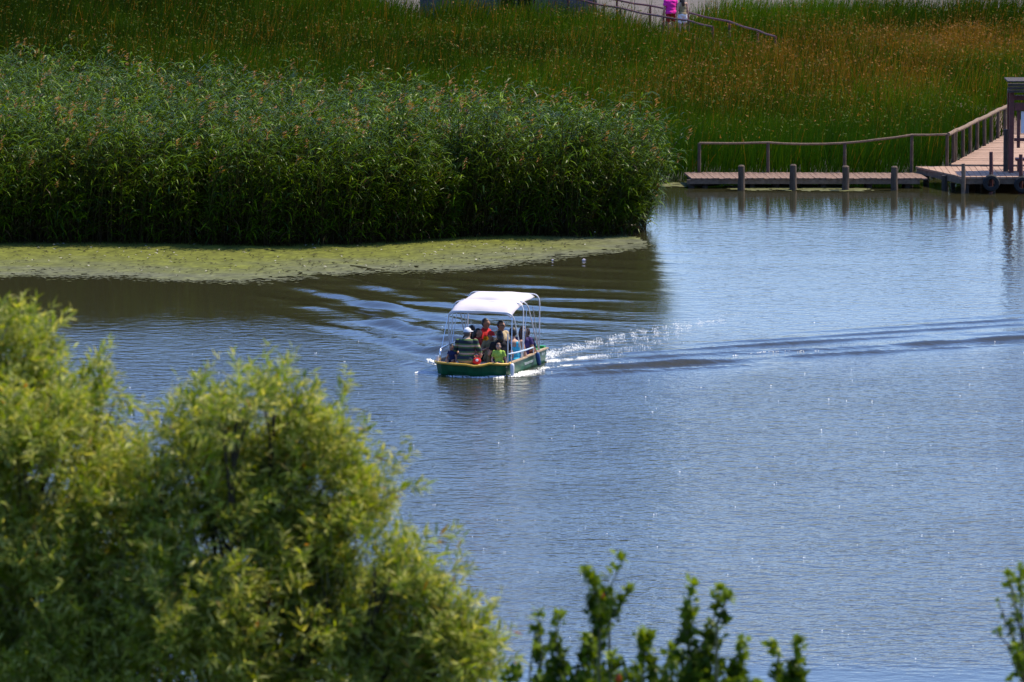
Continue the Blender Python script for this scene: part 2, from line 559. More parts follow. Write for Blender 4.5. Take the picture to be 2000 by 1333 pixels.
def build_reeds():
    hn = NoiseF(11, 3.0); hn2 = NoiseF(12, 0.9)
    # candidate points
    N = 34000
    x = rng.uniform(-18, 3.6, N); y = rng.uniform(166.5, 201, N)
    x = np.concatenate([x, rng.uniform(-18, 3.6, 9000)]); y = np.concatenate([y, rng.uniform(166.5, 172, 9000)])
    ok = in_poly(x, y, REED) & (np.abs(x) < y * 0.0794 + 2.2)
    x, y = x[ok], y[ok]
    dF = dist_poly(x, y, REED[:12])
    # thin out the interior
    keep = rng.random(len(x)) < np.where(dF < 1.2, 0.95, np.where(dF < 4, 0.62, 0.5)) * np.clip(0.85 + 0.4 * hn2(x, y), 0.25, 1.2)
    x, y, dF = x[keep], y[keep], dF[keep]
    n = len(x)
    cl = hn2(x, y)
    h = 2.74 + 0.33 * hn(x, y) + 0.38 * cl + rng.normal(0, 0.2, n)
    edge = np.clip(1 - dF / 1.0, 0, 1)
    h *= 1 - edge * np.clip(0.30 + 0.25 * hn2(x * 0.9 + 3, y) + rng.uniform(-0.3, 0.35, n), 0, 0.75)
    # outward lean near the water
    ex = np.where(x > 2.0, 0.9, 0.0) * edge
    ey = -np.ones(n) * edge * np.where(x > 2.6, 0.4, 0.8)
    lean = np.stack([0.10 + rng.normal(0, 0.10, n) + ex * rng.uniform(0, 0.45, n), rng.normal(0, 0.09, n) + ey * rng.uniform(0, 0.42, n)], 1)
    V = []; Q = []; T = []; C = []
    off = 0
    # stems
    segs = 3
    base = np.stack([x, y, np.full(n, -0.05)], 1)
    def stem_pt(i, t):
        """quadratic bend"""
        z = h[i] * t
        return np.stack([x[i] + lean[i, 0] * h[i] * t ** 1.7, y[i] + lean[i, 1] * h[i] * t ** 1.7, z - 0.05 - 0.18 * h[i] * (lean[i, 0] ** 2 + lean[i, 1] ** 2) * t ** 2], 1)
    sel = np.arange(n)
    ang = rng.uniform(-0.6, 0.6, n)
    sx = np.stack([np.cos(ang), np.sin(ang), np.zeros(n)], 1) * 0.007
    ts = [0, 0.35, 0.7, 1.0]
    rows = []
    for t in ts:
        p = stem_pt(sel, np.full(n, t))
        wd = 1.0 if t < 1 else 0.3
        rows += [p - sx * wd, p + sx * wd]
    V.append(np.stack(rows, 1).reshape(-1, 3))
    b = (np.arange(n) * 8)[:, None]
    Q.append(np.concatenate([b + np.array([[2 * s, 2 * s + 1, 2 * s + 3, 2 * s + 2]]) for s in range(3)], 0))
    sc = np.array([0.075, 0.075, 0.024])[None] * rng.uniform(0.5, 1.3, (n, 1))
    lowc = np.array([0.035, 0.024, 0.012])[None] * rng.uniform(0.4, 1.2, (n, 1))
    cc = np.zeros((n, 8, 3))
    for s, f in enumerate((1, 0.8, 0.3, 0)):
        cc[:, 2 * s] = cc[:, 2 * s + 1] = lowc * f + sc * (1 - f)
    C.append(cc.reshape(-1, 3))
    off += n * 8
    # leaves
    nl = np.where(dF < 2.2, 13, 8)
    pid = np.repeat(np.arange(n), nl)
    m = len(pid)
    tmin = np.where(dF < 0.9, 0.05, np.where(dF < 2.2, 0.2, 0.58))[pid]
    t = tmin + (1 - tmin) * rng.random(m) ** 0.8
    bp = stem_pt(pid, t)
    az = rng.normal(0, 0.75, m) + rng.uniform(-1.3, 1.3, n)[pid] + np.pi * (rng.random(m) < 0.25)
    # the wind turns the leaves towards +x
    dx = np.cos(az) + 0.45; dy = np.sin(az) * 0.9 - 0.1
    nn = np.hypot(dx, dy) + 1e-6; dx /= nn; dy /= nn
    up = rng.uniform(0.25, 1.5, m)
    d = np.stack([dx, dy, up], 1); d /= np.linalg.norm(d, axis=1, keepdims=True)
    L = rng.uniform(0.32, 0.75, m) * (0.75 + 0.25 * (1 - t))
    Wd = rng.uniform(0.018, 0.046, m)
    droop = rng.uniform(0.25, 1.15, m)
    upv = np.zeros((m, 3)); upv[:, 2] = 1; upv[:, 0] = rng.normal(0, 0.4, m); upv[:, 1] = rng.normal(0, 0.4, m)
    rb = ribbons(bp, d, upv, L, Wd, droop, 3, (0.6, 1.0, 0.75))
    V.append(rb.reshape(-1, 3))
    q, tt = ribbon_faces(m, 3, off)
    Q.append(q); T.append(tt)
    g = rng.random((m, 1))
    plant = rng.random(n)[pid][:, None]
    col = np.array([0.026, 0.062, 0.001])[None] * (1 - g) + np.array([0.100, 0.155, 0.004])[None] * g
    col = col * (0.55 + 0.9 * plant) * (1 + 0.25 * cl[pid])[:, None]
    blue = rng.random((m, 1)) < 0.10
    col = np.where(blue, col * 0 + np.array([0.035, 0.075, 0.022])[None], col)
    dead = (rng.random((m, 1)) < np.where(t < 0.35, 0.35, 0.02)[:, None])
    col = np.where(dead, np.array([0.075, 0.05, 0.018])[None] * rng.uniform(0.3, 1.1, (m, 1)), col)
    C.append(np.repeat(col, 7, 0))
    off += m * 7
    # plumes
    pl = np.where(rng.random(n) < 0.035 * np.clip(1 + 0.9 * cl, 0, 2))[0]
    cp = []; npl = 0
    for i in pl:
        c0 = stem_pt(np.array([i]), np.array([1.0]))[0]
        for k in range(12):
            t0 = rng.random()
            o = c0 + np.array([0.05 * t0, 0, 0.26 * t0 - 0.05]) + rng.normal(0, 0.025, 3)
            a = rng.uniform(0, 6.28); dd = np.array([0.5 + math.cos(a) * 0.5, math.sin(a) * 0.5, 0.4]) * 0.13
            s = np.array([math.sin(a), -math.cos(a), 0.2]) * 0.022
            cp += [o - s, o + s, o + dd]
            npl += 1
    V.append(np.array(cp)); T.append(off + np.arange(npl * 3).reshape(-1, 3))
    C.append(np.repeat(np.array([0.42, 0.22, 0.10])[None] * rng.uniform(0.7, 1.2, (npl, 1)), 3, 0))
    me = mesh_np('reeds', np.concatenate(V), quads=np.concatenate(Q), tris=np.concatenate(T), smooth=True)
    set_tint(me, np.concatenate(C))
    return me, n
M['reed'] = leaf_mat('reed_leaves', under=(0.05, 0.10, 0.012), under_mix=0.3, trans=0.2, rough=0.33, spec=0.08)
me, nre = build_reeds()
tag(obj('reeds', me, M['reed']), 'tall dense green reeds leaning over the water', kind='stuff')

# ------------------------------------------------------------------ marsh grass
ROUTE = [(14.9, 186.5), (15.8, 190), (15.9, 197), (14.8, 206), (12.2, 215.5), (9.4, 224.7), (7.7, 230.0), (6.2, 235.0), (4.4, 240.5), (2.6, 246.5), (1.6, 250.5)]
def route_dist(x, y): return dist_poly(x, y, ROUTE)

def build_marsh():
    N = 400000
    yy = rng.random(N) ** 0.85 * (263 - 170) + 170
    xx = rng.uniform(-1, 1, N) * (yy * 0.0794 + 3.0)
    ok = in_poly(xx, yy, [(-40, 168.8)] + BANK[1:-2] + [(40, 184), (40, 244), (21, 244.5), (17, 246), (14, 247.5), (9, 246), (6.5, 240.2), (3.6, 240.5), (3.2, 242.9), (-3.6, 243.3), (-5.2, 247.5), (-7, 262), (-40, 262)])
    ok &= ~in_poly(xx, yy, [(p[0], p[1]) for p in REED])
    ok &= route_dist(xx, yy) > 0.80
    ok &= ~in_poly(xx, yy, [(11.35, 180), (11.35, 185.8), (12.25, 185.9), (14.85, 197), (19, 197), (19, 180)])
    ok |= (rng.random(N) < 0.10) & in_poly(xx, yy - rng.exponential(2.5, N), [(-5, 236), (40, 236), (40, 245), (21, 244.5), (17, 246), (14, 247.5), (9, 246), (6.5, 240.2), (3.6, 240.5), (3.2, 242.9), (-3.6, 243.3), (-5.2, 247.5)]) & (route_dist(xx, yy) > 0.8) & ~((np.abs(xx) < 3.8) & (yy > 243.6))
    # where the reed bed hides the ground nothing needs to grow
    hid = (xx < 2) & (yy < 196) & (yy < 185 - xx * 0.6) 
    ok &= ~hid
    x, y = xx[ok], yy[ok]
    n = len(x)
    n1 = NoiseF(31, 6.0); n2 = NoiseF(32, 16.0); n3 = NoiseF(33, 1.6)
    clump = n3(x, y)
    # clumps: pull points together
    keep = rng.random(n) < np.clip(0.72 + 0.35 * clump, 0.25, 1)
    x, y = x[keep], y[keep]; n = len(x); clump = clump[keep]
    front = np.clip((195 - y) / 8, 0, 1) * (x > 3)
    h = (1.15 + 0.14 * n1(x, y) + 0.12 * clump + rng.normal(0, 0.13, n)) * (1 + 0.18 * front)
    # the growth is thinner and lower beside the walkways
    h *= np.where(y > 236, np.clip(0.8 + route_dist(x, y) * 0.3, 0.8, 1) * np.where(y > 240, 1.35, 1.15), np.where(route_dist(x, y) < 4, 1.2, 1.0))
    h *= np.where((x > 9) & (y > 245), 0.8, 1)
    az = rng.uniform(0, 2 * np.pi, n)
    spread = rng.uniform(0.03, 0.42, n)
    d = np.stack([np.cos(az) * spread + 0.16, np.sin(az) * spread, np.ones(n)], 1)
    d /= np.linalg.norm(d, axis=1, keepdims=True)
    ang = rng.uniform(0, np.pi, n)
    nr = np.stack([np.sin(ang), np.cos(ang) * 1.3, np.zeros(n)], 1)
    base = np.stack([x, y, np.full(n, 0.0)], 1)
    W = rng.uniform(0.013, 0.027, n) * (1 + (y - 187) / 160)
    rb = ribbons(base, d, nr, h, W, rng.uniform(0.02, 0.32, n), 2, (1.0, 0.85))
    q, t = ribbon_faces(n, 2, 0)
    def gb(cx, cy, sx, sy): return np.exp(-((x - cx) / sx) ** 2 - ((y - cy) / sy) ** 2)
    rust = 1.25 * gb(16.5, 228, 5.0, 7) + 0.6 * gb(10.5, 218, 4.5, 8) + 0.35 * gb(6.5, 208, 5, 8) + 0.4 * gb(13, 207, 5, 7) + 0.14 * gb(0, 232, 12, 16) + 0.06
    rust = np.clip(rust * (0.75 + 0.35 * n1(x, y)), 0, 1)
    isr = rng.random(n) < rust * 0.72
    g = rng.random((n, 1))
    green = np.array([0.018, 0.050, 0.001])[None] * (1 - g) + np.array([0.052, 0.088, 0.002])[None] * g
    green = green * (1 + 0.3 * n2(x, y))[:, None] * (1 + 0.35 * clump)[:, None] * np.clip(1.0 + (x + 4)[:, None] * 0.03, 0.62, 1.15)
    lush = (front * rng.random(n))[:, None]
    green = green * (1 - lush) + np.array([0.022, 0.085, 0.003])[None] * lush
    rcol = np.array([0.34, 0.10, 0.012])[None] * (1 - g) + np.array([0.38, 0.20, 0.03])[None] * g
    tip = np.where(isr[:, None], rcol, green)
    low = green * 0.85
    cc = np.stack([low, low, 0.5 * low + 0.5 * tip, 0.5 * low + 0.5 * tip, tip], 1)
    V = [rb.reshape(-1, 3)]; T = [t]; C = [cc.reshape(-1, 3)]
    off = n * 5
    # seed heads and bent tips: small flecks at the tops
    s = np.where(rng.random(n) < 0.07 + 0.30 * rust)[0]
    m = len(s)
    p = rb[s, 4]
    dd = rng.normal(0, 1, (m, 3)); dd[:, 2] = np.abs(dd[:, 2]) * 0.8
    dd /= np.linalg.norm(dd, axis=1, keepdims=True)
    sd_ = np.cross(dd, rng.normal(0, 1, (m, 3))); sd_ /= np.linalg.norm(sd_, axis=1, keepdims=True) + 1e-9
    Ls = rng.uniform(0.05, 0.13, m)[:, None]; Ws = rng.uniform(0.015, 0.03, m)[:, None]
    tri = np.stack([p - sd_ * Ws, p + sd_ * Ws, p + dd * Ls], 1)
    V.append(tri.reshape(-1, 3)); T.append(off + np.arange(m * 3).reshape(-1, 3))
    hc = np.where((rng.random(m) < np.clip(rust[s] * 1.1 + 0.1, 0, 1))[:, None], np.array([0.32, 0.15, 0.04])[None] * rng.uniform(0.4, 1.1, (m, 1)), np.array([0.10, 0.13, 0.025])[None] * rng.uniform(0.6, 1.3, (m, 1)))
    C.append(np.repeat(hc, 3, 0))
    me = mesh_np('marsh_grass', np.concatenate(V), quads=q, tris=np.concatenate(T), smooth=True)
    set_tint(me, np.concatenate(C))
    return me, n
M['grass'] = leaf_mat('marsh_grass_blades', under=(0.06, 0.085, 0.008), under_mix=0.15, trans=0.25, rough=0.6, spec=0.04)
me, nmg = build_marsh()
tag(obj('marsh_grass', me, M['grass']), 'green and rust coloured sedge filling the marsh', kind='stuff')
print('reeds', nre, 'marsh', nmg)

# ------------------------------------------------------------------ floating algae
def algae():
    edge_px = [(-260, 541), (-120, 538), (0, 540), (60, 536), (110, 541), (160, 540), (230, 541), (300, 545), (380, 548), (450, 551), (520, 550), (590, 543), (660, 537), (720, 532), (790, 529), (850, 531), (905, 527),
               (960, 521), (1010, 514), (1060, 509), (1110, 501), (1150, 496), (1185, 492), (1215, 489), (1245, 483), (1262, 478)]
    fr = [G(*p) for p in edge_px]
    bk = [(-21, 168.8), (-13.3, 168.9), (-9.3, 168.8), (-6.6, 168.2), (-4, 168.5), (-2.7, 169.0), (-1.3, 170.2), (0, 170.5), (1.6, 170.3), (2.5, 170.2), (3.3, 169.8)]
    poly = [(p.x, p.y) for p in fr] + bk[::-1]
    # fill with small cells of a jittered grid, ragged towards the open water
    st = 0.12
    gx = np.arange(-20, 3.8, st); gy = np.arange(156, 171, st)
    X, Y = np.meshgrid(gx, gy)
    jx, jy = X + rng.uniform(-.04, .04, X.shape), Y + rng.uniform(-.04, .04, X.shape)
    cx, cy = X[:-1, :-1] + st / 2, Y[:-1, :-1] + st / 2
    nn = NoiseF(51, 1.4); n2 = NoiseF(52, 0.45); n3 = NoiseF(53, 3.5)
    wob = 0.35 * nn(cx * 0.45, cy * 1.3) + 0.15 * n2(cx * .5, cy)
    ins = in_poly(cx, cy + wob, poly) | in_poly(cx, cy, [(-20, 168), (-6, 167.2), (-2, 168.4), (3, 169.4), (3, 170.5), (-20, 170.5)])
    d = dist_poly(cx, cy + wob, [(p.x, p.y) for p in fr])
    holes = (n2(cx, cy * 1.4) + rng.normal(0, 0.25, cx.shape)) > 0.5 + d * 1.1
    ins &= ~holes
    idx = np.arange(X.size).reshape(X.shape)
    q = np.stack([idx[:-1, :-1], idx[:-1, 1:], idx[1:, 1:], idx[1:, :-1]], -1)[ins]
    Z = 0.012 + 0.006 * rng.random(X.shape) + np.clip(wake_h(jx, jy), -0.01, 0.02)
    vs = np.stack([jx, jy, Z], -1).reshape(-1, 3)
    used = np.unique(q); mp = -np.ones(len(vs), int); mp[used] = np.arange(len(used))
    # loose flecks around the rim, debris on the mat
    V = [vs[used]]; Q = [mp[q]]; off = len(used)
    k = 2600
    e = rng.integers(0, len(fr) - 1, k); t = rng.random(k)
    fx = np.array([p.x for p in fr]); fy = np.array([p.y for p in fr])
    px = fx[e] * (1 - t) + fx[e + 1] * t + rng.normal(0, .1, k); py = fy[e] * (1 - t) + fy[e + 1] * t - np.abs(rng.normal(0, 0.45, k)) + 0.2
    r = rng.uniform(0.012, 0.05, k)
    sq = np.stack([np.stack([px - r * 1.6, py, 0 * r + .014], 1), np.stack([px, py - r, 0 * r + .016], 1), np.stack([px + r * 1.6, py, 0 * r + .014], 1), np.stack([px, py + r, 0 * r + .016], 1)], 1)
    V.append(sq.reshape(-1, 3)); Q.append(off + np.arange(4 * k).reshape(-1, 4)); off += 4 * k
    nbase = off
    me = mesh_np('floating_algae', np.concatenate(V), quads=np.concatenate(Q))
    v = np.concatenate(V)
    dd = dist_poly(v[:, 0], v[:, 1], [(p.x, p.y) for p in fr])
    a = np.clip((dd + 0.9 * n3(v[:, 0], v[:, 1] * 1.6) + 0.1) / 4.2, 0, 1)[:, None]
    col = np.array([0.115, 0.118, 0.06])[None] * (1 - a) + np.array([0.125, 0.135, 0.018])[None] * a
    col *= rng.uniform(0.75, 1.25, (len(v), 1)) * (1 + .18 * n2(v[:, 0] * .6, v[:, 1]))[:, None]
    set_tint(me, col)
    o = obj('floating_algae', me, M['algae'])
    return tag(o, 'yellow green algae mat along the foot of the reeds', kind='stuff')
def tint_mat(name, rough=0.8, bump_scale=0, bump=0.0, spec=0.3):
    m, nt, b = new_mat(name)
    at = nt.nodes.new('ShaderNodeAttribute'); at.attribute_name = 'tint'
    nz = nt.nodes.new('ShaderNodeTexNoise'); nz.inputs['Scale'].default_value = bump_scale or 5; nz.inputs['Detail'].default_value = 4
    tc = nt.nodes.new('ShaderNodeTexCoord'); nt.links.new(tc.outputs['Object'], nz.inputs['Vector'])
    mp = nt.nodes.new('ShaderNodeMapRange'); mp.inputs['From Min'].default_value = 0.3; mp.inputs['From Max'].default_value = 0.7
    mp.inputs['To Min'].default_value = 0.72; mp.inputs['To Max'].default_value = 1.25
    nt.links.new(nz.outputs['Fac'], mp.inputs['Value'])
    mx = nt.nodes.new('ShaderNodeMix'); mx.data_type = 'RGBA'; mx.blend_type = 'MULTIPLY'; mx.inputs['Factor'].default_value = 1
    nt.links.new(at.outputs['Color'], mx.inputs['A']); nt.links.new(mp.outputs[0], mx.inputs['B'])
    nt.links.new(mx.outputs['Result'], b.inputs['Base Color'])
    b.inputs['Roughness'].default_value = rough; b.inputs['Specular IOR Level'].default_value = spec
    if bump:
        bp = nt.nodes.new('ShaderNodeBump'); bp.inputs['Distance'].default_value = bump
        nt.links.new(nz.outputs['Fac'], bp.inputs['Height']); nt.links.new(bp.outputs[0], b.inputs['Normal'])
    return m
M['algae'] = tint_mat('algae_mat', 0.75, 9, 0.01, 0.2)
algae()
# debris on the algae: dead stalks, leaves and bright bits
def algae_debris():
    k = 1500
    x = rng.uniform(-15, 2.6, k); y = rng.uniform(158, 170, k)
    lo = np.interp(x, [-15, -7.5, -5, -1.5, 0.5, 2.6], [161.2, 159.8, 160.8, 162, 164.8, 168.5])
    ok = y > lo; x, y = x[ok], y[ok]; k = len(x)
    a = rng.uniform(0, 6.28, k); L = rng.uniform(0.02, 0.09, k); w_ = rng.uniform(0.012, 0.03, k); z = rng.uniform(0.02, 0.045, k)
    dx, dy = np.cos(a) * L, np.sin(a) * L; sx, sy = -np.sin(a) * w_, np.cos(a) * w_
    v = np.stack([np.stack([x - dx, y - dy, z - .01], 1), np.stack([x + sx, y + sy, z + .01], 1), np.stack([x + dx, y + dy, z + .008], 1), np.stack([x - sx, y - sy, z + 0.015], 1)], 1).reshape(-1, 3)
    me = mesh_np('plant_debris', v, quads=np.arange(4 * k).reshape(-1, 4))
    c = np.where(rng.random((k, 1)) < 0.82, np.array([0.06, 0.055, 0.025])[None], np.array([0.45, 0.42, 0.33])[None])
    set_tint(me, np.repeat(c, 4, 0))
    tag(obj('plant_debris', me, M['algae']), 'bits of dead stalk on the algae', kind='stuff')
algae_debris()
def algae_patch(px_poly, seed, label):
    pts = [G(*p) for p in px_poly]
    poly = [(p.x, p.y) for p in pts]
    xs = [p[0] for p in poly]; ys = [p[1] for p in poly]
    st = 0.09
    X, Y = np.meshgrid(np.arange(min(xs), max(xs) + st, st), np.arange(min(ys), max(ys) + st, st))
    cx, cy = X[:-1, :-1] + st / 2, Y[:-1, :-1] + st / 2
    nf = NoiseF(seed, 0.8)
    ins = in_poly(cx + .1 * nf(cx, cy), cy + 0.2 * nf(cy, cx), poly) & (nf(cx * 1.5, cy * 2) + rng.normal(0, .3, cx.shape) < 1.0)
    idx = np.arange(X.size).reshape(X.shape)
    q = np.stack([idx[:-1, :-1], idx[:-1, 1:], idx[1:, 1:], idx[1:, :-1]], -1)[ins]
    v = np.stack([X + rng.uniform(-.03, .03, X.shape), Y + rng.uniform(-.03, .03, X.shape), 0.012 + 0.006 * rng.random(X.shape)], -1).reshape(-1, 3)
    used = np.unique(q); mp = -np.ones(len(v), int); mp[used] = np.arange(len(used))
    me = mesh_np('algae_patch', v[used], quads=mp[q])
    set_tint(me, np.array([0.12, 0.12, 0.04])[None] * rng.uniform(0.7, 1.2, (len(used), 1)))
    tag(obj('algae_patch', me, M['algae']), label, kind='stuff')
algae_patch([(1395, 366), (1470, 361), (1560, 360), (1640, 362), (1680, 369), (1706, 374), (1640, 375), (1540, 373), (1450, 372)], 61, 'small algae patch between the piles of the jetty')
algae_patch([(1290, 360), (1345, 356), (1420, 358), (1400, 362), (1330, 366), (1290, 366)], 62, 'small algae patch at the end of the jetty')

# two bits of pale litter at the rim of the algae
M['litter'] = simple('pale_pink_plastic', (0.75, 0.62, 0.62), 0.4, var=0.15, scale=20)
for (px, py, s, lab) in ((1140, 510, 0.042, 'small pale piece of litter afloat, the brighter and more rightward one'), (1079, 510, 0.028, 'fainter small piece of litter afloat left of the bright one')):
    p = G(px, py)
    mb = MB()
    mb.ellipsoid((0, 0, 0.02), (s * 1.1, s * 0.8, s * 0.9), 8, 5)
    mb.box((s * 0.8, 0, 0.03), (s, s * 0.7, s * 0.5), 0.5)
    tag(mb.build('floating_litter', M['litter'], loc=p), lab, 'litter', 'bits of litter on the water')

# ------------------------------------------------------------------ jetty, platform, ramp
def plank_mesh(name, size, seed):
    random.seed(seed)
    mb = MB(); mb.box((0, 0, 0), size, jit=0.004)
    me = mb.mesh(name)
    return me
def planks_along(parent, pts_l, pts_r, z, width, thick, mat, gap=0.012, seed=1):
    """cross planks between two parallel edges given as start/end points; shares a few meshes"""
    r = random.Random(seed)
    L0, L1 = Vector(pts_l[0]), Vector(pts_l[1]); R0, R1 = Vector(pts_r[0]), Vector(pts_r[1])
    n = int(((L1 - L0).length + (R1 - R0).length) / 2 / width)
    w0 = (R0 - L0).length
    base = [plank_mesh('plank', (1.0, width - gap, thick), seed * 10 + k) for k in range(4)]
    for m_ in base: m_.materials.append(mat)
    for i in range(n):
        t = (i + 0.5) / n
        a = L0.lerp(L1, t); b = R0.lerp(R1, t)
        c = (a + b) / 2; d = b - a
        o = bpy.data.objects.new('plank', base[i % 4])
        link(o); o.parent = parent
        o.location = (c.x, c.y, z + r.uniform(-0.004, 0.006))
        o.rotation_euler = (0, 0, math.atan2(d.y, d.x) + r.uniform(-0.006, 0.006))
        o.scale = (d.length + r.uniform(-0.03, 0.05), 1, 1)

# low walkway with its four mooring piles
JZ = 0.27
fa, fb = G(1350, 350, JZ), G(1812, 350, JZ)
ba, bb = G(1336, 338.5, JZ), G(1795, 339.5, JZ)
jet = empty('jetty', (0, 0, 0), label='low narrow plank jetty running from the reeds to the platform', cat='jetty')
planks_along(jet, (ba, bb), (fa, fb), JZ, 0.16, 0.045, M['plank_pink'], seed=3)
mid = (fa + fb + ba + bb) / 4
L = (fb - fa).length
MB().box((mid.x - .1, (fa.y + fb.y) / 2 + 0.03, JZ - 0.085), (L - .1, 0.05, 0.12)).build('front_beam', M['wood'], jet)
MB().box((mid.x, (ba.y + bb.y) / 2 - 0.05, JZ - 0.085), (L - .1, 0.05, 0.12)).build('rear_beam', M['wood_dark'], jet)
for px in (1352, 1378, 1470, 1518, 1610, 1700, 1775):
    p = G(px, 352, JZ)
    for yy in (fa.y + 0.25, ba.y - 0.25):
        MB().tube([(p.x, yy, -1.4), (p.x, yy, JZ - 0.03)], 0.09, 8).build('leg', M['wood_dark'], jet)

PH = [325, 323.5, 326, 327]
labs = ['leftmost round mooring pile, in front of the jetty', 'second mooring pile from the left, in front of the jetty, standing straight', 'third mooring pile from the left, slightly leaning, in front of the jetty', 'fourth mooring pile from the left, thin, beside the platform']
for i, px in enumerate((1447, 1549, 1651, 1746)):
    b = G(px, 372)
    t = P(px + (1, 0, 1, 1)[i], PH[i], b.y)
    pts = []; rad = []
    for k in range(7):
        f = k / 6
        pts.append((random.uniform(-.008, .008) + (t.x - b.x) * f, random.uniform(-.008, .008), -1.4 * (1 - f) + t.z * f if False else -1.3 + (t.z + 1.3) * f))
        rad.append(0.115 - 0.018 * f + random.uniform(-.006, .006))
    top = pts[-1]
    pts.append((top[0], top[1], top[2] + 0.03)); rad.append(0.06)
    tag(MB().tube(pts, rad, 12).build('mooring_pile', M['wood_grey'], smooth=False, loc=(b.x, b.y, 0)), labs[i], 'pile', 'round mooring piles along the jetty')

# the raised platform
PZ = 0.46
plat = empty('platform', (0, 0, 0), label='raised wooden landing platform at the right end of the jetty', cat='platform')
A = G(1787, 325.5, PZ); B = G(1880, 346, PZ); C_ = G(1862, 324.5, PZ)
# platform floor: left edge A-B, front edge going right from B, ramp joins at the back
fr_y = B.y
Bx = B.x
back_y = A.y
def plat_planks():
    """planks run from front to back, cut by the slanting left edge"""
    r = random.Random(5)
    w_ = 0.17
    x = A.x + 0.02
    while x < 19.0:
        x0, x1 = x, x + w_ - 0.014
        def front(xx): return fr_y if xx > Bx else A.y + (fr_y - A.y) * (xx - A.x) / (Bx - A.x)
        zt = PZ + r.uniform(-.004, .005); zb = zt - 0.05
        vs = [(x0, front(x0), zb), (x1, front(x1), zb), (x1, back_y, zb), (x0, back_y, zb), (x0, front(x0), zt), (x1, front(x1), zt), (x1, back_y, zt), (x0, back_y, zt)]
        mb = MB(); mb.add(vs, [(0, 3, 2, 1), (4, 5, 6, 7), (0, 1, 5, 4), (1, 2, 6, 5), (2, 3, 7, 6), (3, 0, 4, 7)])
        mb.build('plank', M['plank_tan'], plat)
        x += w_
plat_planks()
def beam(name, a, b, size, mat, parent):
    a, b = Vector(a), Vector(b); d = b - a
    return MB().box((a + b) / 2, (d.length, size[0], size[1]), math.atan2(d.y, d.x)).build(name, mat, parent)
beam('front_beam', (Bx + .02, fr_y + .06, PZ - .13), (19, fr_y + .06, PZ - .13), (0.06, 0.15), M['wood'], plat)
beam('side_beam', (A.x + .08, A.y + .0, PZ - .13), (Bx - .02, fr_y + .08, PZ - .13), (0.06, 0.15), M['wood'], plat)
for (x, y) in ((Bx + .12, fr_y + .15), (13.6, fr_y + .15), (14.6, fr_y + .15), (15.6, fr_y + .15), (16.8, fr_y + .15), (12.3, fr_y + 1.1), (11.9, A.y - .2), (13.4, A.y - .2), (15, A.y - .2), (16.5, A.y - .2)):
    MB().tube([(x, y, -1.4), (x, y, PZ - 0.06)], 0.085, 8).build('leg', M['wood_dark'], plat)
# bollard posts standing at the platform's front edge
for (px, pyt, pyb, r_, lab) in ((1881, 320, 371, 0.062, 'thin short post at the front corner of the platform, left of the tyres'), (1935, 297, 371, 0.058, 'taller thin post at the platform front above the full tyre'), (1993, 302, 371, 0.06, 'thin post at the frame edge above the half hidden tyre')):
    b = G(px, pyb); b.y = fr_y - 0.07; tz = P(px, pyt, b.y).z
    bx = P(px, pyb, b.y).x
    tag(MB().tube([(0, 0, -1.3), (0.01, 0, tz * .5), (0, 0, tz)], [r_, r_, r_ * .9], 10).build('bollard_post', M['wood_red'] if px != 1881 else M['wood'], loc=(bx, b.y, 0)), lab, 'post', 'thin posts at the platform front')
# tyres hanging as fenders
def tyre(px, py, lab):
    y = fr_y - 0.20
    c = P(px, py, y)
    R0, r0 = 0.165, 0.065
    t = empty('tyre', c, 0, lab, 'tyre', 'tyres hung as fenders on the platform')
    mb = MB()
    prof = [(-0.055, -0.075), (-0.02, -0.09), (0.045, -0.085), (0.075, -0.04), (0.075, 0.04), (0.045, 0.085), (-0.02, 0.09), (-0.055, 0.075)]
    n = 28; vs = []; fs = []
    for i in range(n):
        a = 2 * math.pi * i / n
        for (pr, pw) in prof:
            rr = R0 + pr + (0.004 if (i % 2 and pr > 0.04) else 0)
            vs.append((rr * math.cos(a), pw, rr * math.sin(a)))
    k = len(prof)
    for i in range(n):
        for j in range(k):
            fs.append((i * k + j, i * k + (j + 1) % k, ((i + 1) % n) * k + (j + 1) % k, ((i + 1) % n) * k + j))
    mb.add(vs, fs)
    mb.build('tread', M['rubber'], t)
    MB().tube([(0, 0, 0.12), (0.01, 0.05, 0.3), (0.0, 0.12, PZ - c.z + 0.01)], 0.012, 6).build('rope', M['wood'], t)
tyre(1936, 358, 'black tyre hung as a fender, the one fully in view')
tyre(1997, 361, 'black tyre hung as a fender at the right edge of the photo')

# ramp walkway running back from the platform, then the long boardwalk through the marsh
RT = [(15.0, 186.0), (15.5, 196.0)]
ramp = empty('boardwalk', (0, 0, 0), label='pinkish plank boardwalk leading back from the platform into the marsh', cat='boardwalk')
la, lb = G(1856, 324.0, PZ), G(1961, 266, PZ)
la.y = max(la.y, back_y + .02)
ra, rb_ = Vector((la.x + 2.15, la.y, PZ)), Vector((lb.x + 1.9, lb.y, PZ))
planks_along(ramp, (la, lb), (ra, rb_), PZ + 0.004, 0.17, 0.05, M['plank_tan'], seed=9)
for (a, b) in ((la, lb), (ra, rb_)):
    beam('side_beam', (a.x, a.y + .02, PZ - .1), (b.x, b.y, PZ - .1), (0.06, 0.13), M['wood_dark'], ramp)
for t in np.linspace(0.05, 0.95, 5):
    for (a, b) in ((la, lb), (ra, rb_)):
        q = a.lerp(b, t)
        MB().tube([(q.x, q.y, -0.4), (q.x, q.y, PZ - .06)], 0.07, 7).build('leg', M['wood_dark'], ramp)

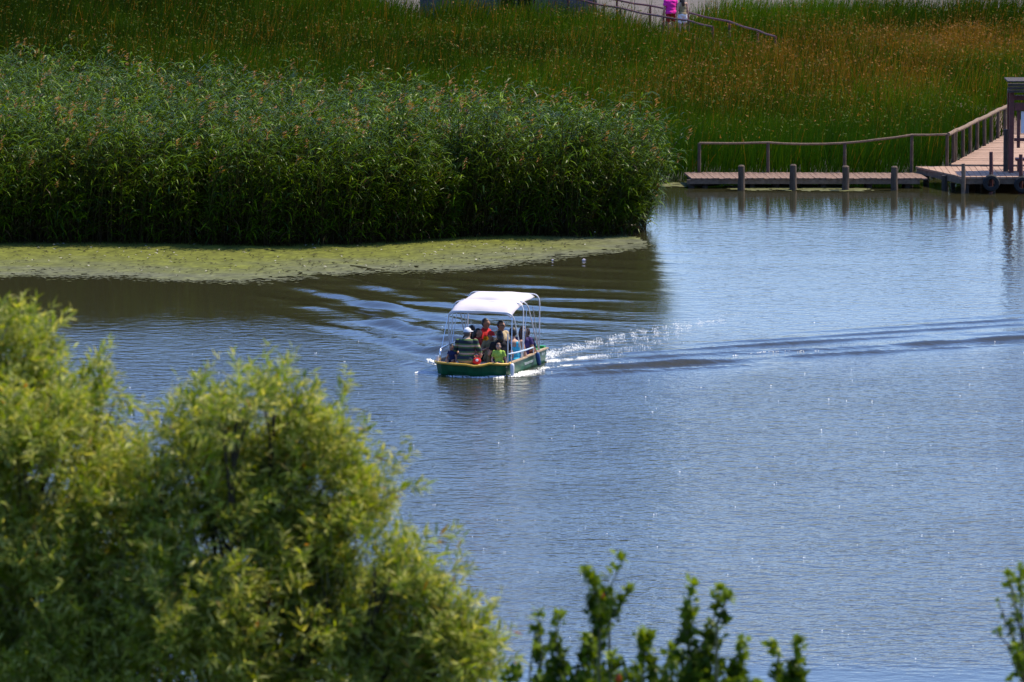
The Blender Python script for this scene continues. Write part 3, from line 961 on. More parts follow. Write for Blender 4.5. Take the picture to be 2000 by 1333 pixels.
# far part of the boardwalk
far = empty('footbridge', (0, 0, 0), label='distant plank footbridge through the marsh under the two walkers', cat='footbridge')
FZ = 0.63
def far_z(i): return (0.22 if i in (0, 1, 2) else (0.42 if i == 3 else FZ))
def offset_line(pts, off):
    out = []
    for i, p in enumerate(pts):
        a = Vector(pts[max(i - 1, 0)]); b = Vector(pts[min(i + 1, len(pts) - 1)])
        d = (b - a).normalized(); nrm = Vector((-d.y, d.x))
        out.append(Vector(p) + nrm * off)
    return out
r1 = [Vector(p) for p in [(15.9, 196.6), (15.2, 206), (12.2, 215.5), (9.0, 224.7), (7.3, 229.8), (5.8, 235.0), (4.0, 240.5), (2.2, 246.5), (1.2, 250.5)]]
Lf = offset_line(r1, 0.75); Rf = offset_line(r1, -0.75)
for i in range(len(r1) - 1):
    a, b, c, d = Lf[i], Lf[i + 1], Rf[i + 1], Rf[i]
    z = far_z(i)
    mb = MB()
    n = max(1, int((r1[i + 1] - r1[i]).length / 0.2))
    for k in range(n):
        t0, t1 = k / n, (k + 0.92) / n
        p0, p1, p2, p3 = a.lerp(b, t0), d.lerp(c, t0), d.lerp(c, t1), a.lerp(b, t1)
        dz = random.uniform(-.005, .005)
        vs = [(q.x, q.y, z - .05 + dz) for q in (p0, p1, p2, p3)] + [(q.x, q.y, z + dz) for q in (p0, p1, p2, p3)]
        mb.add(vs, [(0, 3, 2, 1), (4, 5, 6, 7), (0, 1, 5, 4), (1, 2, 6, 5), (2, 3, 7, 6), (3, 0, 4, 7)])
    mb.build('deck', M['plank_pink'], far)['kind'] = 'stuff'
    m_ = (r1[i] + r1[i + 1]) / 2
    MB().tube([(m_.x, m_.y, -.3), (m_.x, m_.y, z - .055)], 0.08, 7).build('leg', M['wood_dark'], far)

def railing(name, top, base_z, posts, label, rad=0.04, mat=None, prad=0.045, mid_rail=False, group=None):
    """top: list of points of the hand rail, posts: list of params (index float)"""
    mat = mat or M['wood']
    t = empty(name, (top[0].x, top[0].y, 0), 0, label, 'railing', group)
    o = Vector((top[0].x, top[0].y, 0))
    for i in range(len(top) - 1):
        a, b = top[i] - o, top[i + 1] - o
        m_ = (a + b) / 2 + Vector((0, 0, -0.008 * (b - a).length))
        MB().tube([a, m_, b], [rad, rad * 0.93, rad], 8).build('rail', mat, t)
    for f in posts:
        i = min(int(f), len(top) - 2); q = top[i].lerp(top[i + 1], f - i) - o
        MB().tube([(q.x + random.uniform(-.01, .01), q.y, base_z), (q.x, q.y, q.z - 0.0)], [prad, prad * .92], 8).build('post', M['wood_grey'] if mat is M['wood'] else mat, t)
    return t
# railing at the back of the jetty: measured along its back edge
yb = ba.y - 0.04
tops = []
for (px, py) in ((1366, 280), (1500, 279), (1565, 282), (1650, 280), (1715, 273), (1781, 264), (1850, 263)):
    dist = yb if px < 1790 else back_y + 0.15
    if px == 1781: dist = yb + 0.2
    tops.append(P(px, py, dist))
railing('jetty_railing', tops, 0.1, [0, 1, 3, 5, 6], 'thin grey wooden railing with a sagging hand rail along the jetty', 0.034, M['wood'], 0.05)
# diagonal brace at the platform end
q = tops[5]
# ramp railing
ta = P(1852, 263, back_y + 0.17); tb = P(1976, 203, 196.2)
n = 9
tops2 = [ta.lerp(tb, i / n) for i in range(n + 1)]
for i, p in enumerate(tops2): p.z += 0.012 * math.sin(i * 2.1)
railing('ramp_railing', tops2, 0.35, [0.7, 1.0, 2, 3, 4, 5, 6, 7, 8, 9], 'pinkish rough pole railing climbing beside the boardwalk to the right', 0.06, M['wood'], 0.055)
# far railings
fl = [P(1110, -6, 243.5), P(1132, 0, 241.7), P(1212, 16, 237.3), P(1296, 33, 232.8), P(1345, 40.5, 230.6), P(1392, 53, 227.5)]
bl = [P(1160, -8, 243.5), P(1205, 0.5, 241.7), P(1270, 11.5, 238.6), P(1335, 22, 235.6), P(1425, 42.5, 230.4), P(1480, 60, 226.5), P(1515, 72, 223.8)]
railing('footbridge_railing', fl, 0.2, [0, 1.6, 2.0, 3.0, 4.0, 5], 'distant hand rail passing in front of the two walkers', 0.038, M['wood_red'], 0.045, group='railings of the distant footbridge')
railing('footbridge_railing', bl, 0.2, [0, 1.0, 2.0, 3.1, 4.0, 5.0, 6], 'distant hand rail passing behind the two walkers and sloping down right', 0.038, M['wood_red'], 0.045, group='railings of the distant footbridge')

# notice shelter at the right edge
kx = P(1975, 343, back_y - 1.9); ky = back_y - 1.9
kios = empty('notice_shelter', (kx.x, ky, PZ), 0, 'dark red wooden notice shelter with a slatted roof on the platform', 'shelter')
Hk = P(1975, 180, ky).z - PZ
for (x, y) in ((0, 0), (2.0, 0), (0, 0.9), (2.0, 0.9)):
    MB().box((x, y, Hk / 2), (0.125, 0.125, Hk)).build('post', M['wood_red'], kios)
for k in range(3):
    MB().box((1.0, -0.30 + 0.06 * k, Hk + 0.045 + 0.088 * k), (2.3 - 0.02 * k, 0.14, 0.07)).build('roof_slat', M['wood_dark'], kios)
for k in range(7):
    MB().box((1.0, -0.02 + 0.19 * k, Hk + 0.30), (2.26, 0.17, 0.04)).build('roof_board', M['wood_dark'], kios)
MB().box((1.0, 0.0, Hk - 0.42), (1.848, 0.09, 0.22)).build('cross_beam', M['wood_red'], kios)
MB().box((1.0, 0.45, Hk - 0.2), (1.9, 0.09, 0.14)).build('cross_beam', M['wood_red'], kios)
MB().box((0.2, 0.06, Hk - 1.05), (0.09, 0.07, 1.1)).build('frame', M['wood_red'], kios)
MB().box((1.06, 0.06, Hk - 0.87), (1.58, 0.04, 0.62)).build('notice_board', M['white_board'], kios)
MB().box((1.0, 0.0, Hk - 1.36), (1.848, 0.08, 0.09)).build('lower_rail', M['wood_red'], kios)
MB().box((0.9, 0.45, 0.34), (1.5, 0.34, 0.07)).build('bench', M['wood_red'], kios)
for x in (0.25, 1.5):
    MB().box((x, 0.45, 0.152), (0.08, 0.3, 0.305)).build('bench_leg', M['wood_red'], kios)
tag(MB().tube([(0, 0, 0), (0, 0, 0.9), (0, 0, 1.2)], 0.075, 10).build('short_post', M['wood_dark'], loc=(kx.x - 0.13, ky + 0.35, PZ)), 'short dark post left of the shelter legs', 'post')

# ------------------------------------------------------------------ grey hut at the top of the photo
def hut():
    a = P(820, 10, 244.2); b = P(1166, 12, 244.2)
    x0, x1, y = a.x, b.x, 244.2
    h = empty('hut', (x0, y, 0.2), 0, 'long grey wooden hut with a dark doorway behind the marsh', 'hut')
    W_ = x1 - x0
    M['hutwood'] = simple('grey_blue_boards', (0.10, 0.09, 0.095), 0.8, var=0.25, scale=4, bump=0.004)
    dw0, dw1 = 2.95, 4.35
    segs = [(0, dw0), (dw1, W_)]
    bw = 0.24
    for (s0, s1) in segs:
        n = int((s1 - s0) / bw)
        for i in range(n):
            xa = s0 + (s1 - s0) * i / n; xb = s0 + (s1 - s0) * (i + 1) / n
            MB().box(((xa + xb) / 2, random.uniform(-.006, .006), 1.2), (xb - xa - 0.012, 0.03, 2.4)).build('wall_board', M['hutwood'], h)
    MB().box(((dw0 + dw1) / 2, 0, 2.25), (dw1 - dw0 - .02, 0.04, 0.3)).build('lintel', M['hutwood'], h)
    for x in (dw0 + .07, (dw0 + dw1) / 2, dw1 - .07):
        MB().box((x, -.06, 1.05), (0.1, 0.06, 2.1)).build('door_post', M['wood_grey'], h)
    mb = MB()
    mb.box((W_ / 2, 3.5, 1.2), (W_, 0.06, 2.4)); mb.box((0.03, 1.76, 1.2), (0.06, 3.42, 2.4)); mb.box((W_ - .03, 1.76, 1.2), (0.06, 3.42, 2.4))
    mb.build('wall', M['hutwood'], h)
    mb = MB(); mb.box((W_ / 2, 1.76, 0.03), (W_ - .14, 3.4, 0.06)); mb.build('floor', M['wood_dark'], h)
    mb = MB()
    for s in (-1, 1):
        mb.box((W_ / 2, 1.75 + s * 1.02, 2.75), (W_ + 0.5, 2.2, 0.06), 0, Matrix.Rotation(-s * 0.38, 3, 'X'))
    mb.build('roof', M['wood_dark'], h)
    for x in (0.04, W_ - .04):
        m2 = MB(); m2.add([(x - .02, 0, 2.4), (x - .02, 3.5, 2.4), (x - .02, 1.75, 3.05), (x + .02, 0, 2.4), (x + .02, 3.5, 2.4), (x + .02, 1.75, 3.05)], [(0, 1, 2), (5, 4, 3), (0, 3, 4, 1), (1, 4, 5, 2), (2, 5, 3, 0)])
        m2.build('gable', M['hutwood'], h)
hut()

# ------------------------------------------------------------------ the boat
M['hull_green'] = simple('green_hull_paint', (0.012, 0.10, 0.040), 0.35, var=0.3, scale=7)
M['hull_in'] = simple('grey_boat_inside', (0.30, 0.32, 0.30), 0.6, var=0.15, scale=5)
M['rim_yellow'] = simple('yellow_rim_paint', (0.72, 0.42, 0.05), 0.4, var=0.08, scale=9)
M['rim_tan'] = simple('tan_gunwale', (0.50, 0.36, 0.22), 0.55, var=0.15, scale=9)
M['deck_tan'] = simple('tan_bow_deck', (0.50, 0.36, 0.24), 0.6, var=0.15, scale=7)
M['canvas'] = simple('white_canvas', (0.66, 0.60, 0.60), 0.8, var=0.03, scale=8, bump=0.002)
M['chrome'] = simple('polished_tube', (0.72, 0.73, 0.76), 0.25, metal=0.85, var=0.05, scale=4)
M['white_tube'] = simple('white_painted_tube', (0.8, 0.8, 0.82), 0.35, var=0.03, scale=4)
M['blue_grey_tube'] = simple('pale_blue_hand_rail', (0.50, 0.60, 0.72), 0.35, var=0.05, scale=4)
M['fender_blue'] = simple('blue_fender', (0.02, 0.075, 0.23), 0.4, var=0.15, scale=8)
M['white_paint'] = simple('white_lettering', (0.7, 0.75, 0.72), 0.5, var=0.05)
M['rope'] = simple('pale_rope', (0.45, 0.38, 0.28), 0.9, var=0.2, scale=30)
M['wood_bench'] = simple('pale_bench', (0.42, 0.40, 0.36), 0.6, var=0.1)

boat = empty('boat', (BOAT_O.x, BOAT_O.y, 0), -PSI, 'green open passenger boat with a white canopy and yellow bow rim under way', 'boat')
def gz(y, x=0.0):
    """height of the gunwale"""
    z = 0.28 + 0.012 * max(y, 0) * 1.0
    if y < 0.3 and x > 0: z += 0.035 * math.exp(-((x - 0.52) / 0.13) ** 2) - 0.03 * math.exp(-((x - 0.15) / 0.25) ** 2)
    return z
outline = []
def dens(pts, n):
    out = []
    for i in range(len(pts) - 1):
        a, b = Vector(pts[i]), Vector(pts[i + 1])
        for k in range(n): out.append(a.lerp(b, k / n))
    out.append(Vector(pts[-1]))
    return out
bow_pts = [(-0.85, 0.0), (-0.80, -0.12), (-0.66, -0.24), (-0.35, -0.36), (0.0, -0.42), (0.34, -0.36), (0.62, -0.22), (0.80, -0.06), (0.85, 0.08)]
side_p = [(0.85, 0.08), (0.86, 1.2), (0.85, 2.0), (0.82, 2.78)]
side_s = [(-0.82, 2.78), (-0.85, 2.0), (-0.86, 1.2), (-0.85, 0.0)]
ring = dens(bow_pts, 2)[:-1] + dens(side_p, 5)[:-1] + dens([(0.82, 2.78), (-0.82, 2.78)], 4)[:-1] + dens(side_s, 5)[:-1]
nR = len(ring)
def shrink(p, dx, dbow):
    x = p.x * (1 - dx / 0.85)
    y = p.y
    if y < 0.5: y = y + dbow * (0.5 - y) / 0.9
    if y > 2.7: y -= dx * 0.4
    return Vector((x, y))
mb = MB()
levels = [(0.0, 0.0, 0.0), (0.010, 0.02, -0.06), (0.022, 0.06, -0.17), (0.035, 0.11, -0.26), (0.08, 0.3, -0.42)]
rows = []
for (dx, db, dz) in levels:
    rows.append([Vector((*shrink(p, dx, db), gz(p.y, p.x) + dz)) for p in ring])
vs = [v for r in rows for v in r]
fs = [(j * nR + (i + 1) % nR, j * nR + i, (j + 1) * nR + i, (j + 1) * nR + (i + 1) % nR) for j in range(len(rows) - 1) for i in range(nR)]
fs.append([(len(rows) - 1) * nR + i for i in range(nR)])
mb.add(vs, fs)
hull = mb.build('hull', M['hull_green'], boat, smooth=False)
# inner shell and floor
mb = MB()
ins_ring = [shrink(p, 0.05, 0.10) for p in ring]
top = [Vector((p.x, p.y, gz(q.y, q.x) - 0.004)) for p, q in zip(ins_ring, ring)]
bot = [Vector((p.x * 0.97, p.y, -0.07)) for p in ins_ring]
mb.add(top + bot, [(i, (i + 1) % nR, nR + (i + 1) % nR, nR + i) for i in range(nR)] + [tuple(nR + i for i in range(nR))])
mb.build('inner_shell', M['hull_in'], boat)
# gunwale rim: yellow at the bow, tan along the sides
ylw = [Vector((p.x * 1.01, p.y - 0.01, gz(p.y, p.x) + 0.006)) for p in ring[:17]]
MB().tube(ylw, 0.027, 8).build('bow_rim', M['rim_yellow'], boat, smooth=True)
for sgn, name in ((1, 'gunwale'), (-1, 'gunwale')):
    mb = MB()
    pts = side_p if sgn > 0 else side_s
    for a, b in zip(pts[:-1], pts[1:]):
        c = ((a[0] + b[0]) / 2 - sgn * 0.012, (a[1] + b[1]) / 2, gz((a[1] + b[1]) / 2) + 0.013)
        mb.box(c, (0.075, abs(b[1] - a[1]) + 0.004, 0.028))
    mb.build(name, M['rim_tan'], boat)
# bow deck
dk = [Vector((p.x * 0.965, p.y + 0.02, gz(p.y, p.x) - 0.012)) for p in ring[:17]]
mb = MB()
n = len(dk)
bk = [Vector((p.x, 0.22, 0.262)) for p in dk]
mb.add(dk + bk, [(i, i + 1, n + i + 1, n + i) for i in range(n - 1)])
mb.add([Vector((p.x, 0.22, 0.262)) for p in (dk[0], dk[-1])] + [Vector((p.x, 0.22, -0.06)) for p in (dk[-1], dk[0])], [(0, 1, 2, 3)])
mb.build('bow_deck', M['deck_tan'], boat)
# stern box, benches
mb = MB(); mb.box((0.0, 2.70, 0.335), (1.60, 0.14, 0.09)); mb.box((0.66, 2.48, 0.31), (0.32, 0.26, 0.04))
mb.build('stern_box', M['hull_green2'] if 'hull_green2' in M else simple('bright_green_stern', (0.03, 0.30, 0.08), 0.4, var=0.1), boat)
for x in (0.62, -0.62):
    mb = MB(); mb.box((x, 1.35, 0.155), (0.34, 1.7, 0.04)); mb.box((x, 1.35, 0.03), (0.30, 1.6, 0.2))
    mb.build('side_bench', M['wood_bench'], boat)
mb = MB(); mb.box((0, 2.3, 0.175), (1.5, 0.32, 0.04)); mb.box((0, 2.34, 0.04), (1.4, 0.22, 0.22)); mb.build('stern_bench', M['wood_bench'], boat)
mb = MB(); mb.box((0.05, 1.15, 0.06), (0.4, 0.36, 0.22)); mb.build('engine_box', M['wood_bench'], boat)
# outboard motor behind the stern
mb = MB(); mb.ellipsoid((-0.1, 2.98, 0.33), (0.13, 0.16, 0.13), 12, 8); mb.box((-0.1, 2.95, 0.0), (0.09, 0.12, 0.55), jit=0.004); mb.box((-0.1, 2.85, 0.2), (0.2, 0.12, 0.14))
mb.build('outboard_motor', simple('dark_motor_cowl', (0.05, 0.05, 0.055), 0.35), boat)

def hoop(name, yb, xb, yt, zt, xt, rc=0.17, rad=0.014, mat=None, zb=0.30):
    """tube bow: feet at (xb,yb), top at (xt,yt,zt), rounded corners"""
    def side(s):
        pts = [Vector((s * xb, yb, zb))]
        e = Vector((s * xt, yt, zt - rc * 0.35)); 
        st = Vector((s * xb, yb, zb))
        c = Vector((s * (xt + 0.012), yt, zt))
        k = st.lerp(c, 1 - rc / (c - st).length * 1.25)
        end = Vector((s * (xt - rc), yt, zt))
        pts.append(st.lerp(k, 0.5)); pts.append(k)
        for i in range(1, 7):
            t = i / 7
            pts.append(k * (1 - t) ** 2 + c * 2 * t * (1 - t) + end * t * t)
        pts.append(end)
        return pts
    p = side(1) + [Vector((0, yt, zt + 0.012))] + side(-1)[::-1]
    return MB().tube(p, rad, 8).build(name, mat or M['white_tube'], boat, smooth=True)
HO = [('front', 0.97, 0.84, 0.55, 1.345, 0.74), ('mid', 0.97, 0.84, 1.12, 1.50, 0.80), ('aft', 2.16, 0.84, 1.40, 1.505, 0.79), ('rear', 2.16, 0.84, 2.22, 1.585, 0.82)]
for (nm, yb_, xb_, yt_, zt_, xt_) in HO:
    hoop('hoop', yb_, xb_, yt_, zt_, xt_)
# thin struts inside the canopy
for s in (1, -1):
    MB().tube([(s * 0.84, 0.97, 0.30), (s * 0.80, 1.38, 1.33)], 0.008, 6).build('strut', M['chrome'], boat)
    MB().tube([(s * 0.84, 2.16, 0.30), (s * 0.80, 1.82, 1.35)], 0.008, 6).build('strut', M['chrome'], boat)
    MB().tube([(s * 0.83, 0.20, 0.30), (s * 0.74, 0.53, 1.25)], 0.008, 6).build('strut', M['chrome'], boat)
# canvas
def canvas():
    sect = [(0.50, 1.325, 0.73), (0.56, 1.365, 0.73), (0.80, 1.455, 0.745), (1.12, 1.522, 0.75), (1.30, 1.515, 0.745), (1.345, 1.528, 0.74), (1.36, 1.542, 0.705), (1.62, 1.575, 0.70), (1.95, 1.592, 0.73), (2.18, 1.606, 0.72), (2.25, 1.600, 0.72)]
    nxs = 17
    vs = []
    for k, (y, z, hw) in enumerate(sect):
        for i in range(nxs):
            u = -1 + 2 * i / (nxs - 1)
            au = abs(u)
            drop = 0.015 * au ** 2 + 0.075 * max(0, (au - 0.80) / 0.20) ** 1.7
            sag = 0.012 * math.sin(k * 1.3 + u * 5) * (1 - au)
            x = hw * (u if au < 0.8 else math.copysign(0.8 + (au - 0.8) * 0.9, u))
            if k == 0 and au < 0.95: z_ = z - 0.02 * (1 - au)
            else: z_ = z
            vs.append((x, y + (0.03 * (1 - au * au) if k == 0 else 0), z_ - drop + sag))
    m = len(sect)
    fs = [(j * nxs + i, j * nxs + i + 1, (j + 1) * nxs + i + 1, (j + 1) * nxs + i) for j in range(m - 1) for i in range(nxs - 1)]
    mb = MB(); mb.add(vs, fs)
    o = mb.build('canopy', M['canvas'], boat, smooth=True)
    md = o.modifiers.new('thick', 'SOLIDIFY'); md.thickness = 0.008; md.offset = 0
canvas()
# hand rails
r_ = [Vector(p) for p in ((0.82, -0.02, 0.50), (0.84, 0.6, 0.475), (0.85, 1.2, 0.46), (0.84, 1.72, 0.455))]
MB().tube(r_, 0.02, 8).build('hand_rail', M['blue_grey_tube'], boat, smooth=True)
for (x, y, z) in ((0.82, -0.02, 0.95), (0.85, 1.70, 0.45), (0.85, 0.85, 0.47)):
    MB().tube([(x, y, 0.29), (x, y, z)], 0.011, 6).build('rail_post', M['white_tube'], boat)
r_ = [Vector(p) for p in ((-0.70, -0.12, 0.28), (-0.705, -0.12, 0.50), (-0.715, -0.08, 0.555), (-0.74, 0.05, 0.57), (-0.82, 0.7, 0.56), (-0.84, 1.6, 0.55), (-0.84, 1.7, 0.29))]
MB().tube(r_, [0.026, 0.024, 0.02, 0.017, 0.017, 0.017, 0.017], 8).build('hand_rail', M['chrome'], boat, smooth=True)
MB().tube([(-0.81, 0.02, 0.28), (-0.81, 0.02, 0.40)], 0.045, 8).build('bow_fitting', M['white_tube'], boat)
# faded white lettering on the port side (unreadable in the photograph) and registration marks
mb = MB()
random.seed(4)
def side_x(z): return 0.858 - (0.29 - z) * 0.11 + 0.004
def glyphs(y0, y1, z0, hgt, n):
    st = (y1 - y0) / n
    for i in range(n):
        y = y0 + st * (i + 0.5)
        for k in range(random.choice((2, 3, 3))):
            if random.random() < 0.5:
                zz = z0 + random.choice((0.15, 0.5, 0.85)) * hgt
                mb.box((side_x(zz), y, zz), (0.004, st * 0.62, hgt * 0.18))
            else:
                yy = y + random.choice((-0.25, 0.25)) * st
                mb.box((side_x(z0 + hgt / 2) - 0.0005, yy, z0 + hgt / 2), (0.006, st * 0.18, hgt))
glyphs(1.05, 1.72, 0.135, 0.055, 9)
glyphs(2.30, 2.50, 0.21, 0.05, 3)
mb.build('lettering', M['white_paint'], boat)

# fenders
def bl(x, y, z): return boat_w(x, y, z)
fw = empty('boat_fender', bl(0.90, 0.03, 0.0), -PSI, 'white tapered fender hanging at the bow corner of the boat', 'fender')
MB().tube([(0, 0, 0.30), (0, 0, 0.285), (0, 0, 0.24), (0.004, 0, 0.12), (0.006, 0, 0.0), (0.006, 0, -0.06)], [0.02, 0.045, 0.052, 0.046, 0.036, 0.02], 12).build('body', M['white_tube'], fw, smooth=True)
MB().tube([(0, 0, 0.29), (-0.03, -0.01, 0.44)], 0.008, 5).build('rope', M['rope'], fw)
fb_ = empty('boat_fender', bl(0.915, 1.83, 0.0), -PSI, 'dark blue cylindrical fender hanging near the stern of the boat', 'fender')
MB().tube([(0, -0.05, 0.345), (0, -0.045, 0.33), (0.004, -0.035, 0.29), (0.01, 0.02, 0.14), (0.012, 0.055, 0.055), (0.012, 0.06, 0.035)], [0.015, 0.035, 0.05, 0.052, 0.046, 0.02], 12).build('body', M['fender_blue'], fb_, smooth=True)
MB().tube([(0, -0.05, 0.34), (-0.05, -0.09, 0.47)], 0.008, 5).build('rope', M['rope'], fb_)

# ------------------------------------------------------------------ people
def cloth(name, col, var=0.12):
    return simple(name, col, 0.85, var=var, scale=14, spec=0.2, bump=0.004)
M['skin_a'] = simple('tanned_skin', (0.42, 0.21, 0.135), 0.55, var=0.08, scale=12)
M['skin_b'] = simple('lighter_skin', (0.52, 0.29, 0.20), 0.55, var=0.08, scale=12)  # lighter skin tone than the tanned one
M['hair_black'] = simple('black_hair', (0.012, 0.009, 0.008), 0.5, var=0.3, scale=40, bump=0.004)
M['hair_brown'] = simple('dark_brown_hair', (0.045, 0.018, 0.010), 0.5, var=0.3, scale=40, bump=0.004)
M['hair_light'] = simple('light_brown_hair', (0.16, 0.075, 0.04), 0.5, var=0.3, scale=40, bump=0.004)
M['hair_grey'] = simple('short_grey_hair', (0.12, 0.09, 0.08), 0.6, var=0.3, scale=40)
M['eye'] = simple('dark_eye', (0.02, 0.015, 0.012), 0.3)
M['lens'] = simple('black_lens', (0.01, 0.01, 0.012), 0.15)
M['lip'] = simple('lip', (0.33, 0.10, 0.08), 0.5)
M['navy'] = cloth('navy_cloth', (0.02, 0.028, 0.085))
M['lime'] = cloth('lime_cloth', (0.38, 0.55, 0.09))
M['sky_cloth'] = cloth('turquoise_cloth', (0.07, 0.50, 0.72))
M['beige'] = cloth('beige_cloth', (0.55, 0.43, 0.26))
M['red'] = cloth('red_cloth', (0.55, 0.03, 0.03))
M['dark_red'] = cloth('dark_red_cloth', (0.30, 0.025, 0.02))
M['yellow'] = cloth('yellow_cloth', (0.62, 0.36, 0.02))
M['black'] = cloth('black_cloth', (0.018, 0.017, 0.02))
M['khaki'] = cloth('khaki_cloth', (0.27, 0.21, 0.11))
M['white'] = cloth('white_cloth', (0.78, 0.78, 0.82), 0.04)
M['pink'] = cloth('hot_pink_cloth', (0.80, 0.03, 0.36), 0.05)
M['denim'] = cloth('denim_cloth', (0.20, 0.25, 0.33))
M['plum'] = cloth('plum_cloth', (0.06, 0.04, 0.13), 0.3)
M['pattern'] = cloth('purple_white_print', (0.25, 0.22, 0.42), 0.9)

def stripes_mat():
    """horizontal bands: dark green-navy, thin green, tan, thin green"""
    m, nt, b = new_mat('striped_shirt_cloth')
    tc = nt.nodes.new('ShaderNodeTexCoord'); sp = nt.nodes.new('ShaderNodeSeparateXYZ')
    nt.links.new(tc.outputs['Object'], sp.inputs[0])
    a = nt.nodes.new('ShaderNodeMath'); a.operation = 'MULTIPLY_ADD'; a.inputs[1].default_value = 1 / 0.168; a.inputs[2].default_value = 10.28
    nt.links.new(sp.outputs['Z'], a.inputs[0])
    f = nt.nodes.new('ShaderNodeMath'); f.operation = 'FRACT'; nt.links.new(a.outputs[0], f.inputs[0])
    cr = nt.nodes.new('ShaderNodeValToRGB'); cr.color_ramp.interpolation = 'CONSTANT'
    e = cr.color_ramp.elements
    cols = [(0.0, (0.015, 0.025, 0.035)), (0.46, (0.10, 0.19, 0.04)), (0.56, (0.035, 0.05, 0.03)), (0.62, (0.46, 0.32, 0.22)), (0.84, (0.035, 0.05, 0.03)), (0.90, (0.12, 0.22, 0.05))]
    e[0].position = 0; e[0].color = (*cols[0][1], 1)
    e[1].position = cols[1][0]; e[1].color = (*cols[1][1], 1)
    for p_, c_ in cols[2:]:
        q = e.new(p_); q.color = (*c_, 1)
    nt.links.new(f.outputs[0], cr.inputs[0]); nt.links.new(cr.outputs[0], b.inputs['Base Color'])
    b.inputs['Roughness'].default_value = 0.85
    return m
M['striped'] = stripes_mat()

def seg_dist(v, a, b):
    ab = b - a; L = ab.dot(ab)
    t = max(0.0, min(1.0, (v - a).dot(ab) / L))
    return (v - a - ab * t).length, t

